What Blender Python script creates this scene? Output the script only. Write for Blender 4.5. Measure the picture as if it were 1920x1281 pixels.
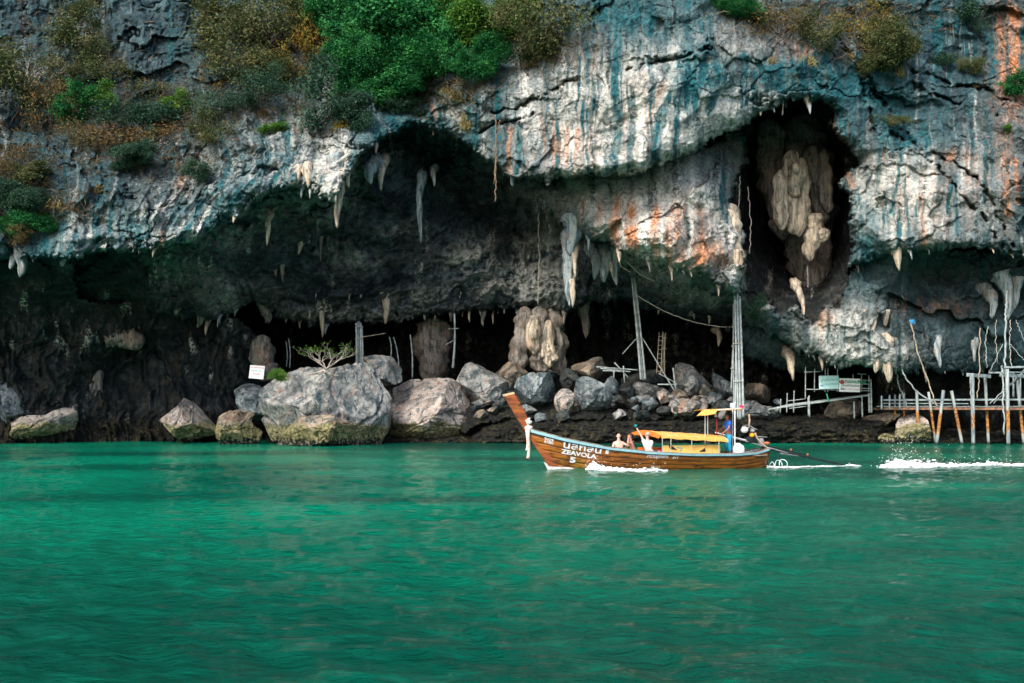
import bpy, bmesh, math, random
import numpy as np
from mathutils import Vector, Matrix

for o in list(bpy.data.objects):
    bpy.data.objects.remove(o)
scene = bpy.context.scene
COL = scene.collection
R = math.radians

# ------------------------------------------------------------------ camera
F = 1866.67          # 35 mm lens, in pixels of a 1920 px wide picture
HORIZON = 760.0      # pixel row of the eye level
EYE = 2.5            # height of the camera above the sea (standing in another boat)
cam_data = bpy.data.cameras.new("camera")
cam_data.lens = 35.0
cam_data.sensor_width = 36.0
cam_data.shift_y = (HORIZON - 640.5) / 1920.0
cam_data.clip_start = 0.2
cam_data.clip_end = 6000.0
cam = bpy.data.objects.new("camera", cam_data)
cam.location = (0, 0, EYE)
cam.rotation_euler = (R(90), 0, 0)
COL.objects.link(cam)
scene.camera = cam

# ------------------------------------------------------------------ sky and sun
SUN_EL, SUN_AZ = R(42), R(212)       # azimuth clockwise from +Y: behind and to the left of the camera
world = bpy.data.worlds.new("World")
scene.world = world
world.use_nodes = True
wn = world.node_tree
wn.nodes.clear()
sky = wn.nodes.new("ShaderNodeTexSky")
sky.sky_type = 'NISHITA'
sky.sun_disc = False
sky.sun_elevation = SUN_EL
sky.sun_rotation = SUN_AZ
sky.air_density = 1.0
sky.dust_density = 3.0
bg = wn.nodes.new("ShaderNodeBackground")
bg.inputs["Strength"].default_value = 0.12
wo = wn.nodes.new("ShaderNodeOutputWorld")
wn.links.new(sky.outputs[0], bg.inputs[0])
wn.links.new(bg.outputs[0], wo.inputs[0])

sl = bpy.data.lights.new("sun", 'SUN')
sl.energy = 1.5
sl.angle = R(22)
sl.color = (1.0, 0.95, 0.88)
sun = bpy.data.objects.new("sun", sl)
sd_ = Vector((math.sin(SUN_AZ) * math.cos(SUN_EL), math.cos(SUN_AZ) * math.cos(SUN_EL), math.sin(SUN_EL)))
sun.rotation_euler = (-sd_).to_track_quat('-Z', 'Y').to_euler()
sun.location = (-30, -30, 60)
COL.objects.link(sun)

vs = scene.view_settings
vs.view_transform = 'Standard'
vs.look = 'None'
vs.exposure = 1.45
vs.gamma = 1.0
vs.use_curve_mapping = False
scene.cycles.use_denoising = True
scene.cycles.max_bounces = 6
scene.cycles.diffuse_bounces = 3
scene.cycles.glossy_bounces = 3
scene.cycles.transparent_max_bounces = 8

# ------------------------------------------------------------------ helpers
def P(px, py, Y):
    """Point in the place that the photograph shows at pixel (px, py), at distance Y."""
    return Vector(((px - 960.0) / F * Y, Y, EYE - (py - HORIZON) / F * Y))

def tag(o, label=None, cat=None, group=None, kind=None):
    if label: o["label"] = label
    if cat: o["category"] = cat
    if group: o["group"] = group
    if kind: o["kind"] = kind
    return o

def empty(name, loc, label, cat, group=None, rot=(0, 0, 0)):
    o = bpy.data.objects.new(name, None)
    o.empty_display_size = 0.2
    o.location = loc
    o.rotation_euler = rot
    COL.objects.link(o)
    return tag(o, label, cat, group)

def link(name, me, mat=None, parent=None, loc=None):
    o = bpy.data.objects.new(name, me)
    if mat is not None and not me.materials:
        for m in (mat if isinstance(mat, (list, tuple)) else [mat]):
            me.materials.append(m)
    COL.objects.link(o)
    if parent is not None:
        o.parent = parent
    if loc is not None:
        o.location = loc
    return o

def np_mesh(name, verts, faces, smooth=True):
    """verts (n,3), faces (m,k) with one k (3 or 4)."""
    verts = np.asarray(verts, np.float32); faces = np.asarray(faces, np.int32)
    me = bpy.data.meshes.new(name)
    me.vertices.add(len(verts)); me.vertices.foreach_set("co", verts.ravel())
    k = faces.shape[1]; m = len(faces)
    me.loops.add(m * k); me.loops.foreach_set("vertex_index", faces.ravel())
    me.polygons.add(m)
    me.polygons.foreach_set("loop_start", np.arange(0, m * k, k, dtype=np.int32))
    me.polygons.foreach_set("use_smooth", np.full(m, smooth, bool))
    me.update(calc_edges=True)
    return me

def add_attr(me, name, arr):
    a = me.attributes.new(name, 'FLOAT', 'POINT')
    a.data.foreach_set("value", np.asarray(arr, np.float32).ravel())

def grid_faces(nr, nc):
    i = np.arange(nr * nc).reshape(nr, nc)
    return np.stack([i[:-1, :-1], i[:-1, 1:], i[1:, 1:], i[1:, :-1]], -1).reshape(-1, 4)

# noise ------------------------------------------------------------
def _tables(seed):
    r = np.random.RandomState(seed)
    p = r.permutation(256).astype(np.int32)
    g = r.normal(size=(256, 3)); g /= np.linalg.norm(g, axis=1)[:, None]
    a = r.uniform(0, 2 * np.pi, 256)
    return np.concatenate([p, p]), g.astype(np.float32), np.cos(a).astype(np.float32), np.sin(a).astype(np.float32)
_TB = {}
def TB(seed):
    if seed not in _TB: _TB[seed] = _tables(seed)
    return _TB[seed]

def perlin2(x, y, seed=0):
    p, g, ca, sa = TB(seed)
    x = np.asarray(x, np.float32); y = np.asarray(y, np.float32)
    xi = np.floor(x).astype(np.int32); yi = np.floor(y).astype(np.int32)
    xf = x - xi; yf = y - yi
    xi &= 255; yi &= 255
    u = xf * xf * xf * (xf * (xf * 6 - 15) + 10); v = yf * yf * yf * (yf * (yf * 6 - 15) + 10)
    xj = (xi + 1) & 255; yj = (yi + 1) & 255
    def gr(a, b, dx, dy):
        h = p[p[a] + b]
        return ca[h] * dx + sa[h] * dy
    n0 = gr(xi, yi, xf, yf); n1 = gr(xj, yi, xf - 1, yf)
    n2 = gr(xi, yj, xf, yf - 1); n3 = gr(xj, yj, xf - 1, yf - 1)
    a = n0 + u * (n1 - n0); b = n2 + u * (n3 - n2)
    return 1.5 * (a + v * (b - a))

def perlin3(q, seed=0):
    p, g, ca, sa = TB(seed)
    q = np.asarray(q, np.float32)
    i = np.floor(q).astype(np.int32); f = q - i; i &= 255
    w = f * f * f * (f * (f * 6 - 15) + 10)
    out = 0
    for dx in (0, 1):
        for dy in (0, 1):
            for dz in (0, 1):
                h = p[(p[(p[(i[:, 0] + dx) & 255] + i[:, 1] + dy) & 255] + i[:, 2] + dz) & 255]
                d = f - np.array((dx, dy, dz), np.float32)
                n = (g[h] * d).sum(1)
                wx = w[:, 0] if dx else 1 - w[:, 0]
                wy = w[:, 1] if dy else 1 - w[:, 1]
                wz = w[:, 2] if dz else 1 - w[:, 2]
                out = out + n * wx * wy * wz
    return 1.5 * out

def fbm2(x, y, octs=4, seed=0, gain=0.5, ridged=False):
    s = 0; a = 1.0; t = 0
    for k in range(octs):
        n = perlin2(x * 2 ** k, y * 2 ** k, seed + k)
        if ridged: n = 1 - 2 * np.abs(n)
        s = s + a * n; t += a; a *= gain
    return s / t

def fbm3(q, octs=4, seed=0, gain=0.5, ridged=False):
    s = 0; a = 1.0; t = 0
    for k in range(octs):
        n = perlin3(q * 2 ** k, seed + k)
        if ridged: n = 1 - 2 * np.abs(n)
        s = s + a * n; t += a; a *= gain
    return s / t

def cells2(x, y, seed=0):
    """Worley cells: F1, F2-F1, offset to the cell centre, three random numbers per cell."""
    r = np.random.RandomState(seed)
    jx = r.rand(256).astype(np.float32); jy = r.rand(256).astype(np.float32); rr = r.rand(256, 3).astype(np.float32)
    p = TB(seed)[0]
    xi = np.floor(x).astype(np.int32); yi = np.floor(y).astype(np.int32)
    f1 = np.full(x.shape, 9.0, np.float32); f2 = f1.copy()
    ox = np.zeros_like(f1); oy = np.zeros_like(f1); cid = np.zeros(x.shape, np.int32)
    for a in (-1, 0, 1):
        for b in (-1, 0, 1):
            h = p[p[(xi + a) & 255] + ((yi + b) & 255)]
            dx = x - (xi + a + jx[h]); dy = y - (yi + b + jy[h])
            d = np.sqrt(dx * dx + dy * dy)
            n = d < f1
            f2 = np.where(n, f1, np.minimum(f2, d))
            ox = np.where(n, dx, ox); oy = np.where(n, dy, oy); cid = np.where(n, h, cid)
            f1 = np.where(n, d, f1)
    return f1, f2 - f1, ox, oy, rr[cid]

def sstep(a, b, x):
    t = np.clip((x - a) / (b - a), 0, 1)
    return t * t * (3 - 2 * t)

# materials ---------------------------------------------------------
class NT:
    """Small wrapper for building node trees."""
    def __init__(self, name):
        self.m = bpy.data.materials.new(name); self.m.use_nodes = True
        self.t = self.m.node_tree; self.n = self.t.nodes; self.l = self.t.links
        self.b = self.n["Principled BSDF"]; self.out = self.n["Material Output"]
    def node(self, typ, **kw):
        n = self.n.new(typ)
        for k, v in kw.items(): setattr(n, k, v)
        return n
    def put(self, sock, v):
        if hasattr(v, "is_output"): self.l.new(v, sock)
        elif isinstance(v, (tuple, list)) and len(v) == 3 and sock.type == 'RGBA': sock.default_value = (*v, 1)
        else: sock.default_value = v
    def math(self, op, a, b=None, c=None, clamp=False):
        n = self.node("ShaderNodeMath", operation=op); n.use_clamp = clamp
        for i, v in enumerate((a, b, c)):
            if v is not None: self.put(n.inputs[i], v)
        return n.outputs[0]
    def mix(self, fac, a, b, mode='MIX'):
        n = self.node("ShaderNodeMix", data_type='RGBA', blend_type=mode)
        self.put(n.inputs[0], fac); self.put(n.inputs[6], a); self.put(n.inputs[7], b)
        return n.outputs[2]
    def noise(self, vec, scale, detail=4, rough=0.55, dist=0.0):
        n = self.node("ShaderNodeTexNoise")
        if vec is not None: self.l.new(vec, n.inputs["Vector"])
        n.inputs["Scale"].default_value = scale; n.inputs["Detail"].default_value = detail
        n.inputs["Roughness"].default_value = rough; n.inputs["Distortion"].default_value = dist
        return n.outputs[0]
    def ramp(self, fac, lo, hi):
        n = self.node("ShaderNodeMapRange"); n.interpolation_type = 'SMOOTHSTEP'
        self.put(n.inputs[0], fac); n.inputs[1].default_value = lo; n.inputs[2].default_value = hi
        return n.outputs[0]
    def attr(self, name):
        n = self.node("ShaderNodeAttribute"); n.attribute_name = name
        return n.outputs["Fac"]
    def pos(self):
        return self.node("ShaderNodeNewGeometry").outputs["Position"]
    def obj(self):
        return self.node("ShaderNodeTexCoord").outputs["Object"]
    def scale(self, vec, s):
        n = self.node("ShaderNodeMapping"); self.l.new(vec, n.inputs[0]); n.inputs["Scale"].default_value = s
        return n.outputs[0]
    def sep(self, vec):
        n = self.node("ShaderNodeSeparateXYZ"); self.l.new(vec, n.inputs[0]); return n.outputs
    def bump(self, h, strength=0.5, dist=0.05):
        n = self.node("ShaderNodeBump"); self.put(n.inputs["Height"], h)
        n.inputs["Strength"].default_value = strength; n.inputs["Distance"].default_value = dist
        return n.outputs[0]
    def set(self, **kw):
        for k, v in kw.items(): self.put(self.b.inputs[k.replace("_", " ")], v)
        return self

def simple(name, col, rough=0.6, var=0.25, scale=8.0, metal=0.0, bump=0.0, spec=0.4):
    """Plain paint, cloth or metal with a little uneven wear."""
    t = NT(name)
    v = t.noise(t.obj(), scale, 5, 0.6)
    f = t.ramp(v, 0.3, 0.7)
    dk = tuple(c * (1 - var) for c in col); lt = tuple(min(1, c * (1 + var * 0.5)) for c in col)
    t.set(Base_Color=t.mix(f, dk, lt), Roughness=rough, Metallic=metal)
    t.b.inputs["Specular IOR Level"].default_value = spec
    if bump: t.set(Normal=t.bump(t.noise(t.obj(), scale * 3, 4), 0.5, bump))
    return t.m
# ================================================================== the cliff
def axis(core0, core1, step, lo, hi, grow=1.12):
    c = list(np.arange(core0, core1 + 0.1, step))
    s = step; a = [core0]
    while a[-1] > lo: s *= grow; a.append(a[-1] - s)
    s = step; b = [core1]
    while b[-1] < hi: s *= grow; b.append(b[-1] + s)
    return np.array(a[:0:-1] + c + b[1:], np.float32)

STEP = 1.6
cx = axis(-30, 1950, STEP, -2600, 4500)
cy = axis(-20, 846, STEP, -1900, 866)
PX, PY = np.meshgrid(cx, cy)

def tps(pts, x, y):
    """Smooth surface through the points (px, py, distance)."""
    p = np.array(pts, np.float64); n = len(p)
    s = 100.0
    X = p[:, :2] / s
    def U(r2): return 0.5 * r2 * np.log(r2 + 1e-9)
    K = U(((X[:, None] - X[None]) ** 2).sum(-1)) + np.eye(n) * 0.02
    Q = np.concatenate([np.ones((n, 1)), X], 1)
    A = np.block([[K, Q], [Q.T, np.zeros((3, 3))]])
    w = np.linalg.solve(A, np.concatenate([p[:, 2], np.zeros(3)])).astype(np.float32)
    x = x / s; y = y / s
    out = w[n] + w[n + 1] * x + w[n + 2] * y
    for i in range(n):
        out = out + w[i] * U((x - np.float32(X[i, 0])) ** 2 + (y - np.float32(X[i, 1])) ** 2)
    return out.astype(np.float32)

def sdist(poly, x, y):
    """Signed distance to a closed outline, positive inside."""
    n = len(poly)
    d2 = np.full(x.shape, 1e12, np.float32); ins = np.zeros(x.shape, bool)
    for i in range(n):
        x0, y0 = poly[i]; x1, y1 = poly[(i + 1) % n]
        ex, ey = x1 - x0, y1 - y0
        t = np.clip(((x - x0) * ex + (y - y0) * ey) / (ex * ex + ey * ey + 1e-9), 0, 1)
        d2 = np.minimum(d2, (x - x0 - t * ex) ** 2 + (y - y0 - t * ey) ** 2)
        if y0 != y1:
            c = (y0 > y) != (y1 > y)
            ins ^= c & (x < (x1 - x0) * (y - y0) / (y1 - y0) + x0)
    d = np.sqrt(d2)
    return np.where(ins, d, -d)

# metre-like coordinates on the face, used by every noise below
U_, V_ = PX / 28.7, PY / 28.7
w1 = fbm2(U_ * 0.35, V_ * 0.35, 4, 11); w2 = fbm2(U_ * 0.35 + 40, V_ * 0.35, 4, 21)
w3 = fbm2(U_ * 1.6, V_ * 1.6, 3, 31); w4 = fbm2(U_ * 1.6 + 17, V_ * 1.6, 3, 41)
drip = np.clip(fbm2(U_ * 1.1, V_ * 0.12, 3, 51), 0, 1) ** 1.5      # long teeth that hang from an edge
w5 = fbm2(U_ * 4.0, V_ * 4.0, 3, 45); w6 = fbm2(U_ * 4.0 + 9, V_ * 4.0, 3, 46)
WX = PX + 14 * w1 + 8 * w3 + 5 * w5
WY = PY + 12 * w2 + 7 * w4 + 5 * w6
WYd = WY - 22 * drip                                                 # edges that end in drips

BROW = [(-6000, 470), (-300, 470), (0, 488), (60, 482), (110, 482), (200, 474), (300, 466), (370, 452), (430, 410), (480, 374),
        (530, 350), (570, 345), (605, 372), (632, 365), (650, 330), (690, 280), (730, 252), (780, 236), (830, 246), (870, 268),
        (905, 292), (950, 330), (1000, 335), (1090, 330), (1180, 325), (1250, 303), (1330, 268), (1390, 240), (1430, 208),
        (1480, 190), (1540, 187), (1568, 205), (1558, 238), (1588, 272), (1610, 300), (1566, 338), (1588, 368), (1594, 420), (1602, 470), (1590, 505),
        (1620, 494), (1680, 472), (1740, 468), (1800, 462), (1850, 464), (1900, 480), (2000, 482), (7000, 482), (7000, -6000), (-6000, -6000)]
BROW_D = [(-300, 470, 56), (0, 480, 56.5), (300, 462, 57), (430, 400, 58), (600, 350, 58.5), (700, 265, 60), (780, 235, 61.5), (860, 255, 61.5),
          (950, 320, 59), (1060, 325, 57.6), (1180, 320, 57.2), (1330, 262, 58), (1500, 185, 60), (1600, 340, 62), (1600, 480, 62), (1750, 462, 60),
          (1920, 478, 60), (2200, 480, 60), (0, 300, 60), (0, 100, 66), (0, -100, 71), (250, 300, 60), (250, 100, 66.5), (250, -100, 71),
          (500, 250, 61), (500, 100, 67.5), (500, -100, 72), (730, 190, 63.5), (730, 0, 70), (900, 150, 62), (900, -20, 68),
          (1040, 170, 59.5), (1100, 100, 59), (1100, -100, 62), (1300, 100, 58), (1300, -100, 62), (1420, 110, 59.3), (1500, 80, 61.5), (1500, -100, 66),
          (1590, 160, 61.5), (1700, 250, 62), (1700, 100, 63.5), (1700, -100, 67), (1900, 300, 61.5), (1860, 100, 65.5), (1920, 60, 66), (1900, -100, 69),
          (1700, 380, 60.3), (2200, 100, 66), (-300, 100, 66)]
CEIL = [(120, 330), (500, 180), (780, 120), (1000, 180), (1300, 300), (1400, 480), (1396, 612), (1280, 602), (1180, 574), (1110, 562), (1060, 590),
        (1010, 578), (950, 582), (860, 587), (780, 596), (700, 607), (620, 611), (560, 606), (510, 594), (480, 566), (430, 588), (385, 604), (330, 594), (250, 565), (150, 560)]
CEIL_D = [(250, 470, 60), (250, 560, 66), (330, 594, 67), (430, 585, 69), (430, 490, 64.5), (480, 385, 62), (500, 590, 71.5), (620, 608, 72.5), (620, 480, 68.5), (620, 380, 64),
          (700, 290, 65), (780, 240, 68), (780, 330, 69), (780, 430, 69.5), (780, 520, 71), (780, 596, 73), (860, 280, 73), (900, 340, 74), (960, 400, 74), (900, 480, 71),
          (950, 582, 72.5), (1000, 345, 68), (1020, 450, 72), (1060, 575, 70), (1110, 470, 68), (1180, 485, 66), (1180, 570, 71), (1280, 520, 64), (1280, 600, 72), (1390, 560, 65), (1390, 610, 71)]
LWALL = [(-6000, 380), (200, 400), (300, 540), (385, 600), (440, 590), (492, 640), (500, 720), (505, 900), (-6000, 900)]
LWALL_D = [(-300, 480, 57), (-300, 640, 65), (-300, 830, 66), (0, 490, 58), (0, 570, 64), (0, 700, 67), (0, 830, 66), (200, 480, 59), (200, 570, 66), (180, 640, 66.5), (200, 690, 70),
           (200, 830, 68), (380, 600, 69), (400, 700, 71), (400, 830, 69), (480, 700, 73), (490, 830, 71)]
FACEB = [(990, 330), (1100, 320), (1200, 310), (1390, 250), (1402, 300), (1386, 335), (1374, 380), (1390, 420), (1392, 500), (1388, 548), (1362, 546), (1320, 517), (1260, 502),
         (1200, 486), (1162, 472), (1150, 456), (1100, 450), (1060, 426), (1024, 390)]
FACEB_D = [(1000, 350, 67), (1060, 345, 65), (1100, 400, 61.5), (1200, 345, 62.5), (1300, 310, 61.5), (1380, 290, 66), (1060, 420, 64.5), (1150, 450, 60.5), (1250, 440, 57.6), (1180, 470, 59.5),
           (1250, 490, 58.4), (1320, 505, 59.2), (1380, 440, 60.8), (1380, 530, 60.6), (1300, 395, 60.0), (1230, 395, 60.2)]
LOWER = [(1388, 548), (1412, 584), (1440, 560), (1462, 598), (1492, 572), (1522, 612), (1548, 566), (1572, 582), (1588, 530), (1606, 490), (1700, 460), (1950, 470), (7000, 480), (7000, 700), (1950, 692), (1860, 700), (1800, 694), (1700, 697),
         (1640, 692), (1560, 684), (1505, 658), (1445, 628), (1390, 606)]
LOWER_D = [(1400, 570, 64), (1450, 590, 63.5), (1400, 605, 66), (1530, 600, 62.5), (1600, 510, 64), (1600, 560, 64), (1700, 490, 64), (1750, 530, 67.5), (1750, 570, 65), (1900, 500, 63.5), (1900, 560, 66),
           (1560, 640, 62), (1640, 685, 62.5), (1750, 620, 63.5), (1800, 690, 65), (1900, 690, 65.5), (1900, 620, 64.5), (2200, 600, 65), (1640, 620, 62.3)]
SLAB = [(1385, 608), (1450, 622), (1520, 660), (1568, 690), (1510, 702), (1450, 694), (1395, 676)]
BACKR = [(1640, 660), (7000, 640), (7000, 900), (1640, 900)]
SHELF = [(500, 818), (880, 812), (905, 796), (960, 786), (1050, 788), (1160, 784), (1300, 786), (1400, 779), (1480, 778), (1560, 782), (1650, 776), (1700, 800), (1800, 806), (2000, 806),
         (7000, 806), (7000, 900), (500, 900)]

RUBBLE = [(860, 760), (900, 735), (980, 730), (1080, 735), (1200, 730), (1300, 745), (1400, 755), (1470, 775), (1470, 830), (860, 830)]
qx = np.clip(PX, -400, 2300); qy = np.clip(PY, -220, 900)
qx = qx + 6 * w1; qy = qy + 6 * w2

# start with the far inside of the caves, then bring every mass in front of it
D = 84 + 3 * w1 + 1.2 * w3
REG = {}
def layer(name, poly, dist, edge=3.0, roundm=2.0, roundpx=16.0, y=WY, x=WX):
    global D
    s = sdist(poly, x, y)
    m = sstep(-edge, edge, s)
    d = dist + roundm * np.exp(-np.maximum(s, 0) / roundpx)
    D = D * (1 - m) + d * m
    REG[name] = m
    return s

layer("backr", BACKR, 73 + 0 * PX, 4, 0)
layer("lwall", LWALL, tps(LWALL_D, qx, qy), 4, 2.0, 22)
ARCH = [(1360, 170), (1640, 170), (1640, 620), (1360, 620)]
ARCH_D = [(1500, 190, 70), (1480, 250, 79), (1500, 330, 82), (1500, 450, 80), (1490, 520, 74), (1480, 575, 67), (1400, 250, 69), (1390, 350, 70), (1400, 450, 70.5), (1410, 540, 68), (1560, 220, 68), (1600, 320, 67), (1605, 420, 67.5), (1600, 500, 67.5),
          (1560, 560, 66.5), (1550, 400, 76), (1430, 400, 77), (1370, 600, 66), (1640, 600, 65), (1540, 540, 70)]
layer("arch", ARCH, tps(ARCH_D, qx, qy), 4, 0)
layer("rubble", RUBBLE, 70.5 - (PY - 730) * 0.06, 4, 1.0, 12)
layer("shelf", SHELF, 65.6 + 3.2 * np.exp(-np.maximum(sdist(SHELF, PX, PY), 0) / 14) + 0.6 * w1, 3, 0)
layer("slab", SLAB, 66 + (PY - 610) * 0.03, 3, 1.0, 10)
layer("lower", LOWER, tps(LOWER_D, qx, qy), 3, 1.0, 9, WYd)
layer("ceil", CEIL, tps(CEIL_D, qx, qy), 3, 1.2, 10, WYd)
layer("faceb", FACEB, tps(FACEB_D, qx, qy), 3, 1.6, 9, WYd)
s_brow = layer("brow", BROW, tps(BROW_D, qx, qy) + np.maximum(-220 - PY, 0) * 0.012, 3, 1.2, 9, WYd)

shear = 0.95 * np.exp(-(((PX - 420) / 190) ** 2 + ((PY - 390) / 110) ** 2)) + 0.5 * np.exp(-(((PX - 740) / 110) ** 2 + ((PY - 290) / 70) ** 2))
su = U_ + 0.35 * w1 + 0.08 * w3 + shear * (V_ - 13)
def strokes(lst, wob=1.0):
    """Soft painted runs: each is a line of points, a width and a strength."""
    o = np.zeros_like(PX)
    for pts, wid, amp in lst:
        x0 = min(p[0] for p in pts) - 60; x1 = max(p[0] for p in pts) + 60
        y0 = min(p[1] for p in pts) - 60; y1 = max(p[1] for p in pts) + 60
        j0, j1 = np.searchsorted(cx, (x0, x1)); i0, i1 = np.searchsorted(cy, (y0, y1))
        sl = (slice(i0, i1), slice(j0, j1))
        X = PX[sl] + wob * (7 * w1[sl] + 5 * w3[sl]); Y = PY[sl] + wob * 8 * w4[sl]
        d = np.full(X.shape, 1e9, np.float32)
        for (ax, ay), (bx, by) in zip(pts[:-1], pts[1:]):
            t = np.clip(((X - ax) * (bx - ax) + (Y - ay) * (by - ay)) / ((bx - ax) ** 2 + (by - ay) ** 2), 0, 1)
            d = np.minimum(d, np.hypot(X - ax - t * (bx - ax), Y - ay - t * (by - ay)))
        o[sl] = np.maximum(o[sl], amp * sstep(wid, wid * 0.35, d))
    return o

# rock relief --------------------------------------------------------
openair = np.clip(REG["brow"] + REG["faceb"] + 0.8 * REG["lower"], 0, 1)
# tilted strata at the upper left, big blocks elsewhere
tu = U_ * 0.93 + V_ * 0.36; tv = -U_ * 0.36 + V_ * 0.93
ru = U_ * 0.83 - V_ * 0.55; rv = U_ * 0.55 + V_ * 0.83
b1, e1, ox1, oy1, r1 = cells2(tu * 0.16 + 0.5 * w1, tv * 0.26 + 0.5 * w2, 5)
b2, e2, ox2, oy2, r2 = cells2(ru * 0.42 + 0.4 * w1 + .12 * w3, rv * 0.60 + 0.4 * w2 + .12 * w4, 6)
b3, e3, ox3, oy3, r3 = cells2(U_ * 1.1 + 0.5 * w3, V_ * 1.3 + 0.5 * w4, 7)
blk = 1.1 * (r1[..., 0] - 0.5) + 1.6 * ((r1[..., 1] - .5) * ox1 + (r1[..., 2] - .4) * oy1) \
    + 0.40 * (r2[..., 0] - 0.5) + 0.9 * ((r2[..., 1] - .5) * ox2 + (r2[..., 2] - .4) * oy2) \
    + 0.10 * (r3[..., 0] - 0.5) + 0.25 * ((r3[..., 1] - .5) * ox3 + (r3[..., 2] - .4) * oy3)
cmask = sstep(-0.15, 0.35, perlin2(U_ * 0.22, V_ * 0.22, 77))
crack = 0.45 * (1 - sstep(0, 0.04, e1)) * sstep(-.1, .3, perlin2(U_ * 0.15 + 7, V_ * 0.15, 78)) + 0.22 * (1 - sstep(0, 0.05, e2)) * sstep(0.2, 0.45, perlin2(U_ * 0.25, V_ * 0.25, 77))
flute = fbm2(su * 1.5, V_ * 0.16, 4, 61, ridged=True)
rough = fbm2(U_ * 0.42 + .3 * w1, V_ * 0.42 + .3 * w2, 6, 71, ridged=True, gain=0.48)
fine = fbm2(U_ * 3.0, V_ * 3.0, 4, 81, gain=0.6)
smoothf = np.exp(-(((PX - 1180) / 260) ** 2 + ((PY - 200) / 190) ** 2)) + np.exp(-(((PX - 1480) / 90) ** 2 + ((PY - 640) / 40) ** 2))
smoothf += 0.8 * np.exp(-(((PX - 1740) / 170) ** 2 + ((PY - 330) / 130) ** 2)) + 0.5 * np.exp(-(((PX - 1800) / 140) ** 2 + ((PY - 180) / 90) ** 2))
smoothf = np.clip(smoothf, 0, 0.7)
left_open = sstep(1000, 700, PX) * REG["brow"]
disp = blk * (1 - 0.75 * smoothf) * (0.35 + 0.65 * openair)
disp += crack * (1 - 1.25 * smoothf) * (0.4 + .6 * openair)
disp -= 0.30 * flute * (0.30 + 0.3 * left_open) * (1 - .5 * smoothf)
disp -= 0.55 * rough * (0.42 + 0.12 * left_open + .60 * REG['ceil'] + .5 * REG['lwall']) * (1 - 0.55 * smoothf)
rib = fbm2(U_ * 0.22 + 0.8 * w1 + .3 * w3, V_ * 0.62 + U_ * 0.12 + 1.1 * w2 + .2 * w4, 6, 95, ridged=True, gain=.58)
disp -= 0.95 * rib * REG['ceil'] * (1 - REG['brow']) * (1 - REG['faceb'])
big = fbm2(U_ * 0.13 + 3, V_ * 0.16, 3, 191, ridged=True)
disp -= 1.5 * big * openair * (1 - .5 * smoothf)
disp -= 0.07 * fine * (1 - 0.4 * smoothf)
ledge = fbm2(tu * 0.12 + 0.8 * w1, tv * 0.5 + 0.8 * w2, 4, 91, ridged=True)
disp -= 0.7 * ledge * sstep(420, 150, PY) * np.clip(left_open + sstep(1500, 1700, PX) * .5, 0, 1)
for (ax, ay, bx, by) in ((1560, 60, 1700, 250), (1690, 150, 1830, 210), (1660, 240, 1830, 330), (1830, 330, 1905, 470), (1740, 300, 1890, 470),
                         (930, 215, 1080, 150), (900, 250, 1000, 210), (1330, 90, 1180, 130), (1700, 130, 1900, 190), (1600, 110, 1640, 250)):
    t = np.clip(((PX - ax) * (bx - ax) + (PY - ay) * (by - ay)) / ((bx - ax) ** 2 + (by - ay) ** 2), 0, 1)
    dl = np.hypot(PX + 9 * w3 + 14 * w1 - ax - t * (bx - ax), PY + 9 * w4 + 14 * w2 - ay - t * (by - ay))
    disp += 0.9 * np.exp(-(dl / 3.5) ** 2) + 0.5 * sstep(30, 0, dl) * np.sign(WY - 0.5 * (ay + by)) * 0.3
# hanging folds and teeth inside the caves
fold = np.clip(fbm2(U_ * 0.75 + 1.2 * w1, V_ * 0.16 + .8 * w2, 5, 101, ridged=True), 0, 1)
disp += 2.2 * np.clip(fbm2(U_ * .16, V_ * .2, 3, 103), -.2, 1) * REG['lwall']
disp -= 0.9 * fold * (REG["lwall"] * sstep(560, 640, PY) + 0.5 * REG["backr"] + 1.1 * REG['arch']) * (1 - openair) * (1 - REG["ceil"])
disp = disp * np.where(REG["shelf"] > 0.5, 0.8, 1) - REG['shelf'] * (0.9 * fbm2(U_ * 0.28 + w1, V_ * 1.3, 5, 181, ridged=True, gain=.6) + 0.5 * rough)
D = (D + disp).astype(np.float32)

cxw = (PX - 960) / F * D; czw = EYE - (PY - HORIZON) / F * D
verts = np.stack([cxw, D, czw], -1).reshape(-1, 3)

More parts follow.
